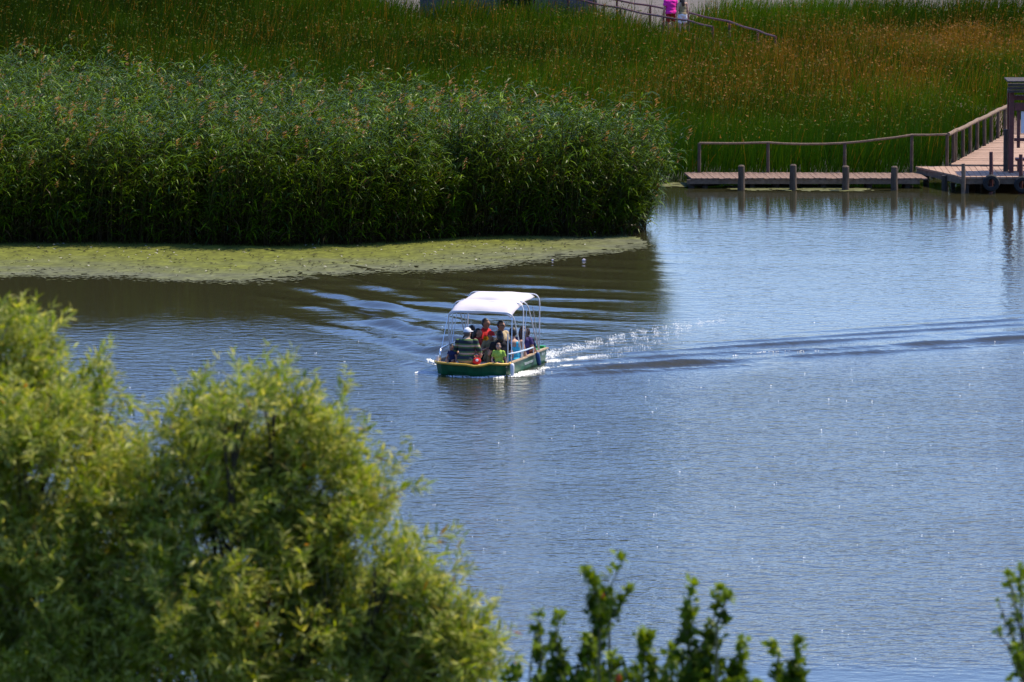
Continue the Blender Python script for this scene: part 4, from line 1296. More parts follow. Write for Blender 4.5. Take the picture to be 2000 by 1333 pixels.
def person(loc, facing, s, label, top='shirt', top_mat='navy', sleeve=0.55, legs='shorts', leg_mat='navy', skin='skin_a', hair='short', hair_mat='hair_black', lean=0.06, yaw=0, nod=0,
           standing=False, elbows=None, wrists=None, knees=None, ankles=None, cap=None, glasses=False, child=False, wide=1.0, group='people riding in the boat', panel=None, tilt=0.0):
    root = empty('person', loc, facing, label, 'person', group)
    root.scale = (1, 1, 1)
    hs = 1.22 if child else 1.0            # children have larger heads for their size
    T = Matrix.Translation((tilt * 0, 0, 0)) 
    base = Vector((0, 0, 0.10 if not standing else 0.92))
    Rl = Matrix.Rotation(-lean, 3, 'X') @ Matrix.Rotation(tilt, 3, 'Y')
    def up(x, y, z): return base + Rl @ Vector((x * wide, y * (1 + (wide - 1) * 0.8), z))
    mb = MB()
    def cap_(pts, rads, n=10):
        mb.tube(pts, rads, n)
        mb.ellipsoid(pts[0], (rads[0],) * 3, 10, 6); mb.ellipsoid(pts[-1], (rads[-1],) * 3, 10, 6)
    mb.ellipsoid(base + Vector((0, -0.02, 0.01)), (0.17 * wide, 0.125 * wide, 0.12), 14, 10)
    mb.ellipsoid(up(0, -0.005, 0.14), (0.145 * wide, 0.105 * wide, 0.17), 14, 10, Rl)
    mb.ellipsoid(up(0, 0.0, 0.31), (0.165 * wide, 0.112 * wide, 0.19), 14, 10, Rl)
    mb.ellipsoid(up(0, -0.02, 0.40), (0.155 * wide, 0.09 * wide, 0.09), 14, 8, Rl)
    sh = [up(sd * 0.165, -0.01, 0.42) for sd in (-1, 1)]
    neck0, neck1 = up(0, -0.01, 0.43), up(0, 0.015, 0.55)
    cap_([neck0, neck1], [0.062, 0.052])
    Rh = Matrix.Rotation(yaw, 3, 'Z') @ Matrix.Rotation(-nod, 3, 'X')
    hc = up(0, 0.02, 0.625 + (0.02 if child else 0))
    def hd(x, y, z): return hc + Rh @ (Vector((x, y, z)) * hs)
    mb.ellipsoid(hc, (0.073 * hs, 0.092 * hs, 0.105 * hs), 16, 12, Rh)
    mb.ellipsoid(hd(0, 0.025, -0.055), (0.055 * hs, 0.062 * hs, 0.062 * hs), 12, 8, Rh)     # jaw
    mb.ellipsoid(hd(0, 0.097, -0.018), (0.013 * hs, 0.022 * hs, 0.026 * hs), 8, 6, Rh)      # nose
    mb.ellipsoid(hd(0, 0.082, 0.022), (0.05 * hs, 0.014 * hs, 0.012 * hs), 8, 6, Rh)        # brow
    for sd in (-1, 1):
        mb.ellipsoid(hd(sd * 0.076, -0.005, -0.012), (0.013 * hs, 0.022 * hs, 0.032 * hs), 8, 6, Rh)
    bones = [(base, up(0, 0, 0.42), 'torso', 0.15), (up(-0.13, 0, 0.40), up(0.13, 0, 0.40), 'torso', 0.09), (neck0, neck1, 'neck', 0.055), (hd(0, 0, -0.06), hd(0, 0, 0.05), 'head', 0.09)]
    # arms
    if elbows is None: elbows = [Vector((-0.25, 0.04, 0.24)), Vector((0.25, 0.04, 0.24))]
    if wrists is None: wrists = [Vector((-0.13, 0.27, 0.20)), Vector((0.13, 0.27, 0.20))]
    for i, sd in enumerate((-1, 1)):
        e = Vector(elbows[i]) + (base - Vector((0, 0, 0.10))); wv = Vector(wrists[i]) + (base - Vector((0, 0, 0.10)))
        cap_([sh[i], sh[i].lerp(e, 0.5), e], [0.056 * wide ** 0.5, 0.046, 0.037])
        cap_([e, e.lerp(wv, 0.3), wv], [0.037, 0.038, 0.025])
        d = (wv - e).normalized()
        side = d.cross(Vector((0, 0, 1)));
        if side.length < 0.2: side = Vector((0, 1, 0)).cross(d) * -1
        side.normalize(); nn = side.cross(d).normalized()
        palm = wv + d * 0.05
        Mh = Matrix((side, d, nn)).transposed()
        mb.ellipsoid(palm, (0.040, 0.052, 0.017), 10, 6, Mh)
        for k, (off, ln) in enumerate(((-0.03, 0.062), (-0.010, 0.074), (0.010, 0.070), (0.029, 0.055))):
            p0 = palm + side * off + d * 0.035
            p1 = p0 + d * ln * 0.5 + side * off * 0.15
            p2 = p1 + d * ln * 0.38 - nn * ln * 0.3
            mb.tube([p0, p1, p2], [0.0105, 0.0098, 0.0085], 6)
        th = palm - side * sd * 0.033 * (1 if d.z > -0.7 else 1)
        mb.tube([th - d * 0.012, th + d * 0.018 - side * sd * 0.022, th + d * 0.045 - side * sd * 0.026], [0.0125, 0.0115, 0.009], 6)
        bones += [(sh[i], e, 'uarm', 0.045), (e, wv, 'farm', 0.033), (wv, wv + d * 0.13, 'hand', 0.02)]
    # legs
    for i, sd in enumerate((-1, 1)):
        h = base + Vector((sd * 0.09, 0.0, -0.01))
        if standing:
            k = Vector((sd * 0.10, 0.02, 0.49)) if knees is None else Vector(knees[i])
            a = Vector((sd * 0.105, -0.02, 0.085)) if ankles is None else Vector(ankles[i])
        else:
            k = Vector((sd * 0.13, 0.42, 0.15)) if knees is None else Vector(knees[i])
            a = Vector((sd * 0.12, 0.47, -0.22)) if ankles is None else Vector(ankles[i])
        cap_([h, h.lerp(k, 0.5), k], [0.088, 0.074, 0.054])
        cap_([k, k.lerp(a, 0.3), a], [0.052, 0.054, 0.034])
        fd = (k - h); fd.z = 0
        fd = Vector((0, 1, 0)) if standing or fd.length < 0.1 else fd.normalized()
        mb.ellipsoid(a + fd * 0.07 + Vector((0, 0, -0.045)), (0.043, 0.115, 0.035), 10, 6, Matrix.Rotation(math.atan2(-fd.x, fd.y), 3, 'Z'))
        bones += [(h, k, 'thigh', 0.07), (k, a, 'shin', 0.045), (a, a + fd * 0.13 + Vector((0, 0, -.04)), 'foot', 0.04)]
    mb.v = [tuple(Vector(p) * s) for p in mb.v]
    tmp_me = mb.mesh('body')
    tmp = bpy.data.objects.new('body_tmp', tmp_me); link(tmp)
    md = tmp.modifiers.new('r', 'REMESH'); md.mode = 'VOXEL'; md.voxel_size = 0.0125 * max(s, 0.75)
    md2 = tmp.modifiers.new('s', 'SMOOTH'); md2.iterations = 2; md2.factor = 0.5
    dg = bpy.context.evaluated_depsgraph_get()
    me = bpy.data.meshes.new_from_object(tmp.evaluated_get(dg))
    bpy.data.objects.remove(tmp); bpy.data.meshes.remove(tmp_me)
    me.name = 'body'
    me.polygons.foreach_set('use_smooth', np.ones(len(me.polygons), dtype=bool))
    me.materials.clear(); me.materials.append(M[skin])
    obj('body', me, M[skin], root)
    # clothing shells from the body surface
    nv = len(me.vertices)
    co = np.zeros(nv * 3); me.vertices.foreach_get('co', co); co = co.reshape(-1, 3) / s
    no = np.zeros(nv * 3); me.vertex_normals.foreach_get('vector', no); no = no.reshape(-1, 3)
    best = np.full(nv, 1e9); tagi = np.zeros(nv, int); tt = np.zeros(nv)
    names = []
    for bi, (a, b, nm, r0) in enumerate(bones):
        a_, b_ = np.array(a), np.array(b); ab = b_ - a_
        t = np.clip(((co - a_) @ ab) / (ab @ ab), 0, 1)
        d = np.linalg.norm(co - a_ - t[:, None] * ab, axis=1) / r0
        m_ = d < best
        best[m_] = d[m_]; tagi[m_] = bi; tt[m_] = t[m_]
        names.append(nm)
    kind = np.array(names)[tagi]
    bl_ = np.array(base)
    up_ax = np.array(Rl @ Vector((0, 0, 1)))
    hgt = (co - bl_) @ up_ax
    lat = np.abs(co[:, 0] - bl_[0])
    npoly = len(me.polygons)
    polys = [tuple(p.vertices) for p in me.polygons]
    def shell(name, mask, mat, off, loose=0.0):
        fs = [p for p in polys if all(mask[i] for i in p)]
        if not fs: return
        used = sorted({i for p in fs for i in p}); mp = {u: k for k, u in enumerate(used)}
        cc = co[used] * s + no[used] * (off * s) + (no[used] * loose * s * (0.5 + 0.5 * np.sin(co[used][:, [2]] * 37 + co[used][:, [0]] * 23)))
        m2 = bpy.data.meshes.new(name)
        m2.from_pydata([tuple(c) for c in cc], [], [tuple(mp[i] for i in p) for p in fs])
        m2.polygons.foreach_set('use_smooth', np.ones(len(fs), dtype=bool))
        m2.update()
        return obj(name, m2, mat, root)
    if top == 'tank':
        strap = (hgt > 0.33) & (np.abs(lat - 0.075 * wide) > 0.028)
        shell('tank_top', (kind == 'torso') & (hgt > 0.0) & (hgt < 0.44) & ~((hgt > 0.31) & (lat > 0.125 * wide)) & ~strap, M[top_mat], 0.011, 0.004)
    elif top:
        msk = ((kind == 'torso') & (hgt > -0.03)) | ((kind == 'uarm') & (tt < sleeve)) | ((kind == 'farm') & (sleeve > 1) & (tt < sleeve - 1)) | ((kind == 'neck') & (tt < 0.15))
        shell('shirt', msk, M[top_mat], 0.014, 0.010)
        if panel:
            shell('shirt_panel', msk & (kind == 'torso') & (np.abs(co[:, 0]) < 0.17) & (co[:, 0] > 0.02) & (hgt < 0.36), M[panel], 0.026, 0.010)
    tl = {'shorts': 0.75, 'trousers': 1.0, 'skirt': 0.9}[legs]
    msk = ((kind == 'torso') & (hgt < 0.03)) | ((kind == 'thigh') & (tt < tl)) | ((kind == 'shin') & (legs == 'trousers') & (tt < 0.95))
    shell('trousers' if legs == 'trousers' else 'shorts', msk, M[leg_mat], 0.009, 0.008)
    # hair, cap, eyes
    hm = M[hair_mat]
    def HB(): return MB()
    ms = Matrix.Scale(s, 3)
    def put(mb_, name, mat, smooth=True):
        mb_.v = [tuple(Vector(p) * s) for p in mb_.v]
        return mb_.build(name, mat, root, smooth=smooth, weld=True)
    hb = HB()
    def keep(p):   # unit sphere direction in head space: leave the face free
        if p.y > 0.15 and p.z < 0.50: return False
        if p.z < -0.55: return False
        if p.y > -0.05 and p.z < -0.12: return False
        return True
    if hair != 'none':
        hb.ellipsoid(hc + Rh @ Vector((0, -0.008, 0.012)) * hs, (0.086 * hs, 0.103 * hs, 0.112 * hs), 20, 14, Rh, keep)
        hb.ellipsoid(hc + Rh @ Vector((0, -0.012, 0.012)) * hs, (0.080 * hs, 0.094 * hs, 0.106 * hs), 20, 14, Rh, lambda p: p.y < 0.1 or p.z > 0.55)
        if hair in ('long', 'bob', 'pony'):
            Ld = {'long': 0.36, 'bob': 0.12, 'pony': 0.22}[hair]
            pts = [hd(0, -0.05, 0.03), hd(0, -0.085, -0.06), hd(0, -0.095, -0.06 - Ld * 0.5), hd(0, -0.09, -0.06 - Ld)]
            r0 = {'long': (0.075, 0.08, 0.075, 0.03), 'bob': (0.075, 0.078, 0.07, 0.04), 'pony': (0.04, 0.035, 0.035, 0.012)}[hair]
            hb.tube(pts, [q * hs for q in r0], 12)
            if hair == 'long':
                for sd in (-1, 1):
                    hb.tube([hd(sd * 0.06, -0.01, 0.04), hd(sd * 0.078, -0.01, -0.06), hd(sd * 0.085, -0.015, -0.17), hd(sd * 0.075, -0.02, -0.26)], [0.03 * hs, 0.032 * hs, 0.028 * hs, 0.012 * hs], 8)
        put(hb, 'hair', hm)
    if cap:
        cb = HB()
        cb.ellipsoid(hc + Rh @ Vector((0, -0.005, 0.03)) * hs, (0.090 * hs, 0.106 * hs, 0.100 * hs), 20, 14, Rh, lambda p: p.z > -0.05)
        put(cb, 'cap', M[cap])
        bb = HB()
        bb.ellipsoid(hc + Rh @ Vector((0, 0.125, 0.028)) * hs, (0.065 * hs, 0.07 * hs, 0.010 * hs), 14, 6, Rh)
        put(bb, 'cap_brim', M['white' if cap != 'white' else 'white'])
    for sd in (-1, 1):
        eb = HB(); eb.ellipsoid(hd(sd * 0.030, 0.083, 0.004), (0.011 * hs, 0.007 * hs, 0.008 * hs), 8, 6, Rh)
        put(eb, 'eye', M['eye'])
        if glasses:
            gb = HB(); gb.ellipsoid(hd(sd * 0.034, 0.096, 0.004), (0.029 * hs, 0.008 * hs, 0.020 * hs), 12, 6, Rh)
            gb.tube([hd(sd * 0.06, 0.088, 0.008), hd(sd * 0.083, 0.03, 0.008), hd(sd * 0.082, -0.02, 0.0)], 0.004 * hs, 5)
            put(gb, 'sunglass_lens', M['lens'])
    lb_ = HB(); lb_.ellipsoid(hd(0, 0.084, -0.052), (0.024 * hs, 0.008 * hs, 0.006 * hs), 10, 6, Rh)
    put(lb_, 'mouth', M['lip'])
    return root

def seat(x, y, z, hz=None, k=1.0):
    p = bl(x, y, z)
    return p
def fa_(deg): return -PSI + R(deg)
# facing: 0 looks aft (away from the camera), 180 towards the bow, -90 to the right of the photo
def rider(x, y, zseat, zhead, deg, label, **kw):
    hz = 0.745 * (1.03 if kw.get('child') else 1.0)
    s = (zhead - zseat) / hz
    return person(bl(x, y, zseat), fa_(deg), s, label, **kw)
V_ = Vector
rider(-0.12, -0.05, 0.25, 0.955, 4, 'broad person in a white cap and striped polo shirt seated on the bow deck', top_mat='striped', sleeve=0.9, legs='shorts', leg_mat='khaki', skin='skin_b', hair='short', hair_mat='hair_grey', cap='white', wide=1.2, lean=0.12, yaw=R(-20),
      elbows=[V_((-0.30, 0.10, 0.26)), V_((0.33, 0.06, 0.22))], wrists=[V_((-0.16, 0.32, 0.22)), V_((0.24, 0.22, 0.08))])
rider(-0.47, 0.02, 0.25, 0.615, 165, 'small dark haired child in navy shirt leaning on the left of the bow deck', top_mat='navy', sleeve=0.35, leg_mat='navy', hair='short', child=True, lean=0.05, nod=0.1,
      elbows=[V_((-0.26, 0.03, 0.20)), V_((0.27, 0.06, 0.20))], wrists=[V_((-0.20, 0.15, 0.04)), V_((0.27, 0.2, 0.02))], knees=[V_((-0.2, 0.30, 0.16)), V_((0.12, 0.30, 0.16))], ankles=[V_((-0.1, 0.20, 0.03)), V_((0.02, 0.28, 0.03))])
rider(0.60, 0.02, 0.25, 0.68, 188, 'small boy in a lime green T shirt sitting at the bow corner', top_mat='lime', sleeve=0.6, leg_mat='navy', hair='short', hair_mat='hair_light', child=True, lean=0.10, nod=0.22, skin='skin_b', wide=1.05,
      elbows=[V_((-0.29, 0.02, 0.22)), V_((0.27, 0.05, 0.2))], wrists=[V_((-0.31, 0.12, 0.04)), V_((0.18, 0.24, 0.10))], knees=[V_((0.05, 0.32, 0.08)), V_((0.36, 0.22, 0.06))], ankles=[V_((0.36, 0.36, 0.03)), V_((0.62, 0.2, 0.03))])
rider(0.58, 1.08, 0.09, 0.86, 22, 'dark haired person in a turquoise tank top on the port bench', top='tank', top_mat='sky_cloth', leg_mat='denim', legs='shorts', skin='skin_b', hair='short', hair_mat='hair_black', yaw=R(10), wide=1.1,
      elbows=[V_((-0.30, 0.14, 0.28)), V_((0.27, 0.02, 0.22))], wrists=[V_((-0.22, 0.38, 0.32)), V_((0.2, 0.26, 0.17))])
rider(0.64, 1.62, 0.14, 0.84, 20, 'person with long reddish brown hair in dark clothes behind the turquoise tank top', top_mat='plum', sleeve=0.4, leg_mat='red', hair='long', hair_mat='hair_brown', skin='skin_a', wide=0.95)
rider(0.60, 2.0, 0.17, 0.76, -10, 'person in a blue top at the stern, rearmost on the port bench', top_mat='navy', sleeve=0.8, leg_mat='navy', hair='short', hair_mat='hair_brown', wide=0.95, skin='skin_a')
rider(-0.04, 2.02, 0.20, 0.905, -118, 'person in a beige shirt and black sunglasses seated under the middle of the canopy', top_mat='beige', sleeve=0.8, leg_mat='khaki', hair='short', glasses=True, yaw=R(12), wide=1.1,
      elbows=[V_((-0.27, 0.04, 0.24)), V_((0.30, 0.06, 0.26))], wrists=[V_((-0.10, 0.27, 0.16)), V_((0.32, 0.30, 0.16))])
rider(-0.42, 2.05, 0.20, 0.93, -100, 'short haired person in a red shirt with yellow panel, left of the beige shirt', top_mat='red', panel='yellow', sleeve=0.5, leg_mat='black', hair='short', wide=1.1, skin='skin_a')
rider(-0.36, 1.35, 0.17, 0.80, -95, 'dark haired person in a dark red sleeveless top directly right of the white cap', top_mat='dark_red', sleeve=0.12, leg_mat='black', hair='bob', hair_mat='hair_black', wide=1.0, skin='skin_a')
rider(-0.60, 1.75, 0.17, 0.81, 10, 'person whose dark head shows just behind the white cap', top_mat='black', sleeve=0.7, leg_mat='black', hair='short', wide=0.95)
rider(0.04, 1.12, 0.17, 0.79, -150, 'person in a red cap and khaki trousers bending forward', top_mat='khaki', sleeve=0.5, legs='trousers', leg_mat='khaki', hair='short', cap='red', lean=0.15, nod=0.3, yaw=R(30), skin='skin_a', wide=0.95,
      knees=[V_((-0.16, 0.36, 0.40)), V_((0.12, 0.38, 0.38))], ankles=[V_((-0.14, 0.42, 0.0)), V_((0.12, 0.46, 0.0))], elbows=[V_((-0.27, 0.1, 0.30)), V_((0.27, 0.1, 0.30))], wrists=[V_((-0.18, 0.34, 0.40)), V_((0.18, 0.34, 0.40))])
rider(0.40, 0.74, 0.15, 0.83, 40, 'black haired person in a black top turned away, behind the lime green boy', top_mat='black', sleeve=0.6, leg_mat='black', hair='bob', hair_mat='hair_black', skin='skin_b', wide=1.05,
      elbows=[V_((-0.28, 0.04, 0.28)), V_((0.31, 0.0, 0.26))], wrists=[V_((-0.14, 0.28, 0.2)), V_((0.34, 0.12, 0.04))])
# red bag beside the striped shirt
bg_ = bl(0.13, -0.10, 0.262)
mb = MB(); mb.ellipsoid((0, 0, 0.075), (0.10, 0.09, 0.08), 14, 9); 
rb = empty('bag', bg_, -PSI, 'small red cloth bag on the bow deck beside the striped polo shirt', 'bag')
mb.build('pouch', M['red'], rb, smooth=True)
mb = MB(); mb.ellipsoid((0.03, -0.075, 0.10), (0.035, 0.02, 0.03), 8, 6); mb.build('patch', M['white'], rb, smooth=True)
MB().tube([(-.06, 0, .13), (-.03, 0, .19), (.03, 0, .19), (.06, 0, .13)], 0.01, 6).build('handle', M['red'], rb)

# walkers on the footbridge
pp = P(1310, 33, 233.6)
person((pp.x, 233.6, FZ), R(-150) + R(175), 1.0, 'person in a hot pink T shirt walking away on the distant footbridge', top_mat='pink', sleeve=0.55, leg_mat='dark_red', legs='shorts', hair='short', standing=True, wide=1.22, group='walkers on the footbridge',
       elbows=[V_((-0.27, 0.0, 0.22)), V_((0.27, 0.02, 0.22))], wrists=[V_((-0.27, 0.06, 0.0)), V_((0.27, 0.08, 0.0))])
pp = P(1333, 34, 233.3)
person((pp.x, 233.3, FZ), R(20), 0.95, 'person with very long dark hair and pale shorts beside the hot pink T shirt', top='tank', top_mat='khaki', leg_mat='white', legs='shorts', hair='long', hair_mat='hair_brown', standing=True, wide=0.95, group='walkers on the footbridge', skin='skin_b',
       elbows=[V_((-0.22, 0.0, 0.22)), V_((0.22, 0.02, 0.22))], wrists=[V_((-0.23, 0.06, 0.0)), V_((0.23, 0.08, 0.0))])

# ------------------------------------------------------------------ wake froth and painted sun glints
def foam_glints():
    V = []; T = []; off = 0
    def scatter(line, w0, w1, n, size, endthin=1.0, along_pow=1.0, hmul=1.0):
        """line of world points; width from w0 to w1"""
        nonlocal off
        pts = np.array([(p[0], p[1]) for p in line]); sl = np.linalg.norm(np.diff(pts, axis=0), axis=1); cum = np.concatenate([[0], np.cumsum(sl)])
        u = rng.random(n) ** along_pow; dd = u * cum[-1]
        x = np.interp(dd, cum, pts[:, 0]); y = np.interp(dd, cum, pts[:, 1])
        wd = w0 + (w1 - w0) * u
        nf = NoiseF(int(rng.integers(1000)), 0.5)
        x = x + rng.normal(0, 1, n) * wd * 0.5; y = y + rng.normal(0, 1, n) * wd * 0.5
        ok = nf(x, y * 0.5) + rng.normal(0, .5, n) > -0.3 + 0.9 * u * endthin
        x, y, u = x[ok], y[ok], u[ok]; n = len(x)
        bx, by = to_boat(x, y)
        ok = ~in_poly(bx, by, [(p[0] * 0.97, p[1]) for p in HULL]); x, y, u = x[ok], y[ok], u[ok]; n = len(x)
        r = size * rng.uniform(0.4, 1.4, n) * (1 - 0.35 * u)
        z = water_h(x, y); z = np.where(z < -0.05, 0.0, z) + r * 0.15
        a = rng.uniform(0, 6.28, n)
        hh = r * rng.uniform(0.5, 1.3, n) * hmul
        c = np.stack([x, y, z], 1)
        P_ = [c + np.stack([np.cos(a + k * 2.094) * r, np.sin(a + k * 2.094) * r, -0.3 * r], 1) for k in range(3)] + [c + np.stack([0.3 * r * np.cos(a), 0.3 * r * np.sin(a), hh], 1)]
        V.append(np.stack(P_, 1).reshape(-1, 3))
        b = off + np.arange(n)[:, None] * 4
        T.append(np.concatenate([b + np.array([[0, 1, 3]]), b + np.array([[1, 2, 3]]), b + np.array([[2, 0, 3]])], 0))
        off += 4 * n
    g = lambda px, py: tuple(G(px, py)[:2])
    # bow wave along the front and the port side
    scatter([g(822, 727), g(850, 729), g(872, 735), g(905, 738), g(945, 739)], 0.08, 0.10, 1800, 0.020, 0.3)
    scatter([g(815, 728), g(850, 730)], 0.05, 0.12, 900, 0.018, 0.2)
    scatter([g(940, 738), g(975, 738), g(1003, 736), g(1035, 727)], 0.10, 0.12, 2200, 0.018, 0.1)
    scatter([g(1003, 737), g(1040, 728), g(1075, 717), g(1120, 712), g(1190, 712)], 0.11, 0.14, 3200, 0.0105, 0.8)
    scatter([g(1068, 707), g(1100, 703), g(1130, 700), g(1180, 694)], 0.2, 0.2, 2600, 0.010, 0.9)
    scatter([g(1066, 700), g(1075, 690), g(1110, 682), g(1160, 672), g(1240, 655), g(1330, 636), g(1400, 625)], 0.26, 0.7, 5200, 0.0085, 0.8)
    scatter([g(1150, 700), g(1200, 690), g(1280, 668), g(1350, 640), g(1440, 610)], 0.3, 0.8, 1500, 0.007, 0.9)
    scatter([g(832, 702), g(848, 707), g(858, 713)], 0.06, 0.05, 420, 0.014, 0.2, hmul=1.5)
    # sparse white flecks standing in for sun glints on the open water
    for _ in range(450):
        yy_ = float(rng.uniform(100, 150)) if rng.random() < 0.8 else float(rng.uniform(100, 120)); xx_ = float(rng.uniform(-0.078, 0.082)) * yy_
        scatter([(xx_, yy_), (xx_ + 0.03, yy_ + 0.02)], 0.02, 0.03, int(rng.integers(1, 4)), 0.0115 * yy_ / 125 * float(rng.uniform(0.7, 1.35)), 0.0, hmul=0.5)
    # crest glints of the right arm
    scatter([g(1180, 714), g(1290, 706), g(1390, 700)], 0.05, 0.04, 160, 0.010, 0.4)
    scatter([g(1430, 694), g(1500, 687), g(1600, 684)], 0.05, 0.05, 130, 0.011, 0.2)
    me = mesh_np('foam_glints', np.concatenate(V), tris=np.concatenate(T))
    m, nt, b = new_mat('foam_glints'); b.inputs['Base Color'].default_value = (0.82, 0.84, 0.84, 1); b.inputs['Roughness'].default_value = 0.35
    tag(obj('foam_glints', me, m), 'white froth and spray of boat and wake, with flecks painted as sun glints', kind='stuff')
foam_glints()

# ------------------------------------------------------------------ willows and shrubs in the foreground
def leaf_mesh(name, p, d, up, L, W, fold, col, parent, mat, curl=0.15):
    """folded pointed leaves: 5 verts each (base, left, right, tip, mid)"""
    n = len(p)
    side = np.cross(d, up); side /= np.linalg.norm(side, axis=1, keepdims=True) + 1e-9
    nn = np.cross(side, d)
    L = L[:, None]; W = W[:, None]; fold = fold[:, None]
    mid = p + d * L * 0.45 + nn * L * curl * 0.25
    l_ = p + d * L * 0.42 + side * W * 0.5 + nn * W * fold
    r_ = p + d * L * 0.42 - side * W * 0.5 + nn * W * fold
    tip = p + d * L - nn * L * curl
    V = np.stack([p, l_, mid, r_, tip], 1).reshape(-1, 3)
    b = (np.arange(n) * 5)[:, None]
    T = np.concatenate([b + np.array([[0, 2, 1]]), b + np.array([[0, 3, 2]]), b + np.array([[1, 2, 4]]), b + np.array([[2, 3, 4]])], 0)
    me = mesh_np(name, V, tris=T, smooth=False)
    set_tint(me, np.repeat(col, 5, 0))
    return obj(name, me, mat, parent)

M['willow'] = leaf_mat('willow_leaves', under=(0.46, 0.44, 0.12), under_mix=0.4, trans=0.40, rough=0.38, spec=0.12)
M['bark'] = simple('dark_willow_bark', (0.03, 0.023, 0.015), 0.9, var=0.4, scale=12, bump=0.01)
M['twig'] = simple('green_brown_twig', (0.12, 0.12, 0.05), 0.7, var=0.3, scale=20)

def willow(label, dist, lobes, spikes, ground, trunk_top, shoots_per_m2, seed, extra=()):
    r = np.random.default_rng(seed)
    root_xy = trunk_top.x, trunk_top.y
    gzv = float(hill_z(np.array(ground[0]), np.array(ground[1])))
    root = empty('willow_tree', (ground[0], ground[1], gzv), 0, label, 'tree')
    o = np.array([ground[0], ground[1], gzv])
    spx = F_PX / dist
    C = []; Rr = []
    for (px, py, rp) in lobes:
        c = P(px, py, dist + r.uniform(-0.5, 0.5)); C.append(np.array(c)); Rr.append(max(rp - 38, rp * 0.6) / spx)
    for (x, y, z, rad) in extra:
        C.append(np.array([x, y, z])); Rr.append(rad)
    C = np.array(C); Rr = np.array(Rr)
    # shoot origins spread through the outer shell of every lobe
    S0 = []; SD = []; SL = []
    for k in range(len(C)):
        m = int(shoots_per_m2 * 4 * math.pi * Rr[k] ** 2)
        if k >= len(lobes): m = int(m * 0.30)
        v = r.normal(0, 1, (m, 3)); v /= np.linalg.norm(v, axis=1, keepdims=True)
        rad = Rr[k] * (1 - 0.75 * r.random(m) ** 2.0)
        # uneven outline
        bump = 1 + 0.16 * np.sin(v[:, 0] * 7 + k) * np.sin(v[:, 2] * 6 + 2 * k) 
        p = C[k] + v * (rad * bump)[:, None] * 0.86
        # drop points buried deep inside another lobe
        dd = np.min([np.linalg.norm(p - C[j], axis=1) / Rr[j] for j in range(len(C))], axis=0)
        gap = np.sin(p[:, 0] * 7.3 + k * 0.3) * np.sin(p[:, 2] * 8.1 + 1.3) + 0.6 * np.sin(p[:, 1] * 6.1 + p[:, 0] * 4.0) + 0.35 * np.sin(p[:, 0] * 17 + p[:, 2] * 13)
        ok = (dd > 0.30) & (gap + r.normal(0, 0.25, m) > -0.10)
        v, p = v[ok], p[ok]
        dirv = v * 0.75 + np.array([0.12, 0, 0.75]) + r.normal(0, 0.30, v.shape)
        dirv /= np.linalg.norm(dirv, axis=1, keepdims=True)
        sl_ = r.uniform(0.12, 0.32, len(p)); wisp = r.random(len(p)) < 0.07
        sl_ = np.where(wisp, r.uniform(0.30, 0.42, len(p)), sl_)
        S0.append(p); SD.append(dirv); SL.append(sl_)
    for (px0, py0, px1, py1) in spikes:
        for q in range(3):
            a = np.array(P(px0 + r.uniform(-12, 12), py0, dist + r.uniform(-.1, .1))); b = np.array(P(px1 + r.uniform(-8, 8), py1 + r.uniform(-4, 20), dist + r.uniform(-.1, .1)))
            S0.append(a[None]); SD.append(((b - a) / np.linalg.norm(b - a))[None]); SL.append(np.array([np.linalg.norm(b - a)]))
    S0 = np.concatenate(S0); SD = np.concatenate(SD); SL = np.concatenate(SL)
    n = len(S0)
    # leaves along the shoots
    nl = np.clip((np.minimum(SL, 0.42) * 62).astype(int), 8, 26)
    sid = np.repeat(np.arange(n), nl); m = len(sid)
    t = r.random(m) ** 0.85
    bend = r.normal(0, 0.12, (n, 3)); bend[:, 2] -= 0.05
    p = S0[sid] + SD[sid] * (SL[sid] * t)[:, None] + bend[sid] * (SL[sid] * t ** 2)[:, None]
    q = r.normal(0, 1, (m, 3)); q -= (q * SD[sid]).sum(1, keepdims=True) * SD[sid]; q /= np.linalg.norm(q, axis=1, keepdims=True) + 1e-9
    d = SD[sid] * r.uniform(0.35, 1.0, (m, 1)) + q * r.uniform(0.35, 1.0, (m, 1)) + np.array([0.1, 0, -0.12])
    d /= np.linalg.norm(d, axis=1, keepdims=True)
    up = np.array([0, 0, 1.0])[None] * 0.7 + r.normal(0, 0.55, (m, 3)) + SD[sid] * 0.4
    L = r.uniform(0.07, 0.135, m) * (1 - 0.25 * t); W = L * r.uniform(0.13, 0.20, m)
    g = r.random((m, 1)); sh = r.random(n)[sid][:, None]
    col = np.array([0.078, 0.145, 0.004])[None] * (1 - g) + np.array([0.26, 0.335, 0.014])[None] * g
    col = col * (0.70 + 0.6 * sh)
    tipc = np.array([0.44, 0.44, 0.04])[None]
    yt = (t[:, None] > 0.72) * r.random((m, 1))
    col = col * (1 - 0.5 * yt) + tipc * 0.5 * yt
    pale = r.random((m, 1)) < 0.22  # these leaves carry the bright leaf highlights in their colour
    col = np.where(pale, np.array([0.52, 0.50, 0.17])[None], col)
    dead = r.random((m, 1)) < 0.008
    col = np.where(dead, np.array([0.30, 0.13, 0.03])[None], col)
    cr = leaf_mesh('crown', p - o, d, up, L, W, r.uniform(0.05, 0.3, m), col, root, M['willow'])
    # twigs and limbs
    step = max(1, n // 1500)
    tw = MB()
    for i in range(0, n, step):
        a = S0[i] - o; b = a + SD[i] * SL[i]
        a2 = a - SD[i] * 0.06
        tw.tube([a2, (a2 + b) / 2, b], [0.006, 0.004, 0.002], 3, cap=False)
    tw.build('twigs', M['twig'], root)
    tb_ = Vector(trunk_top) - Vector(o)
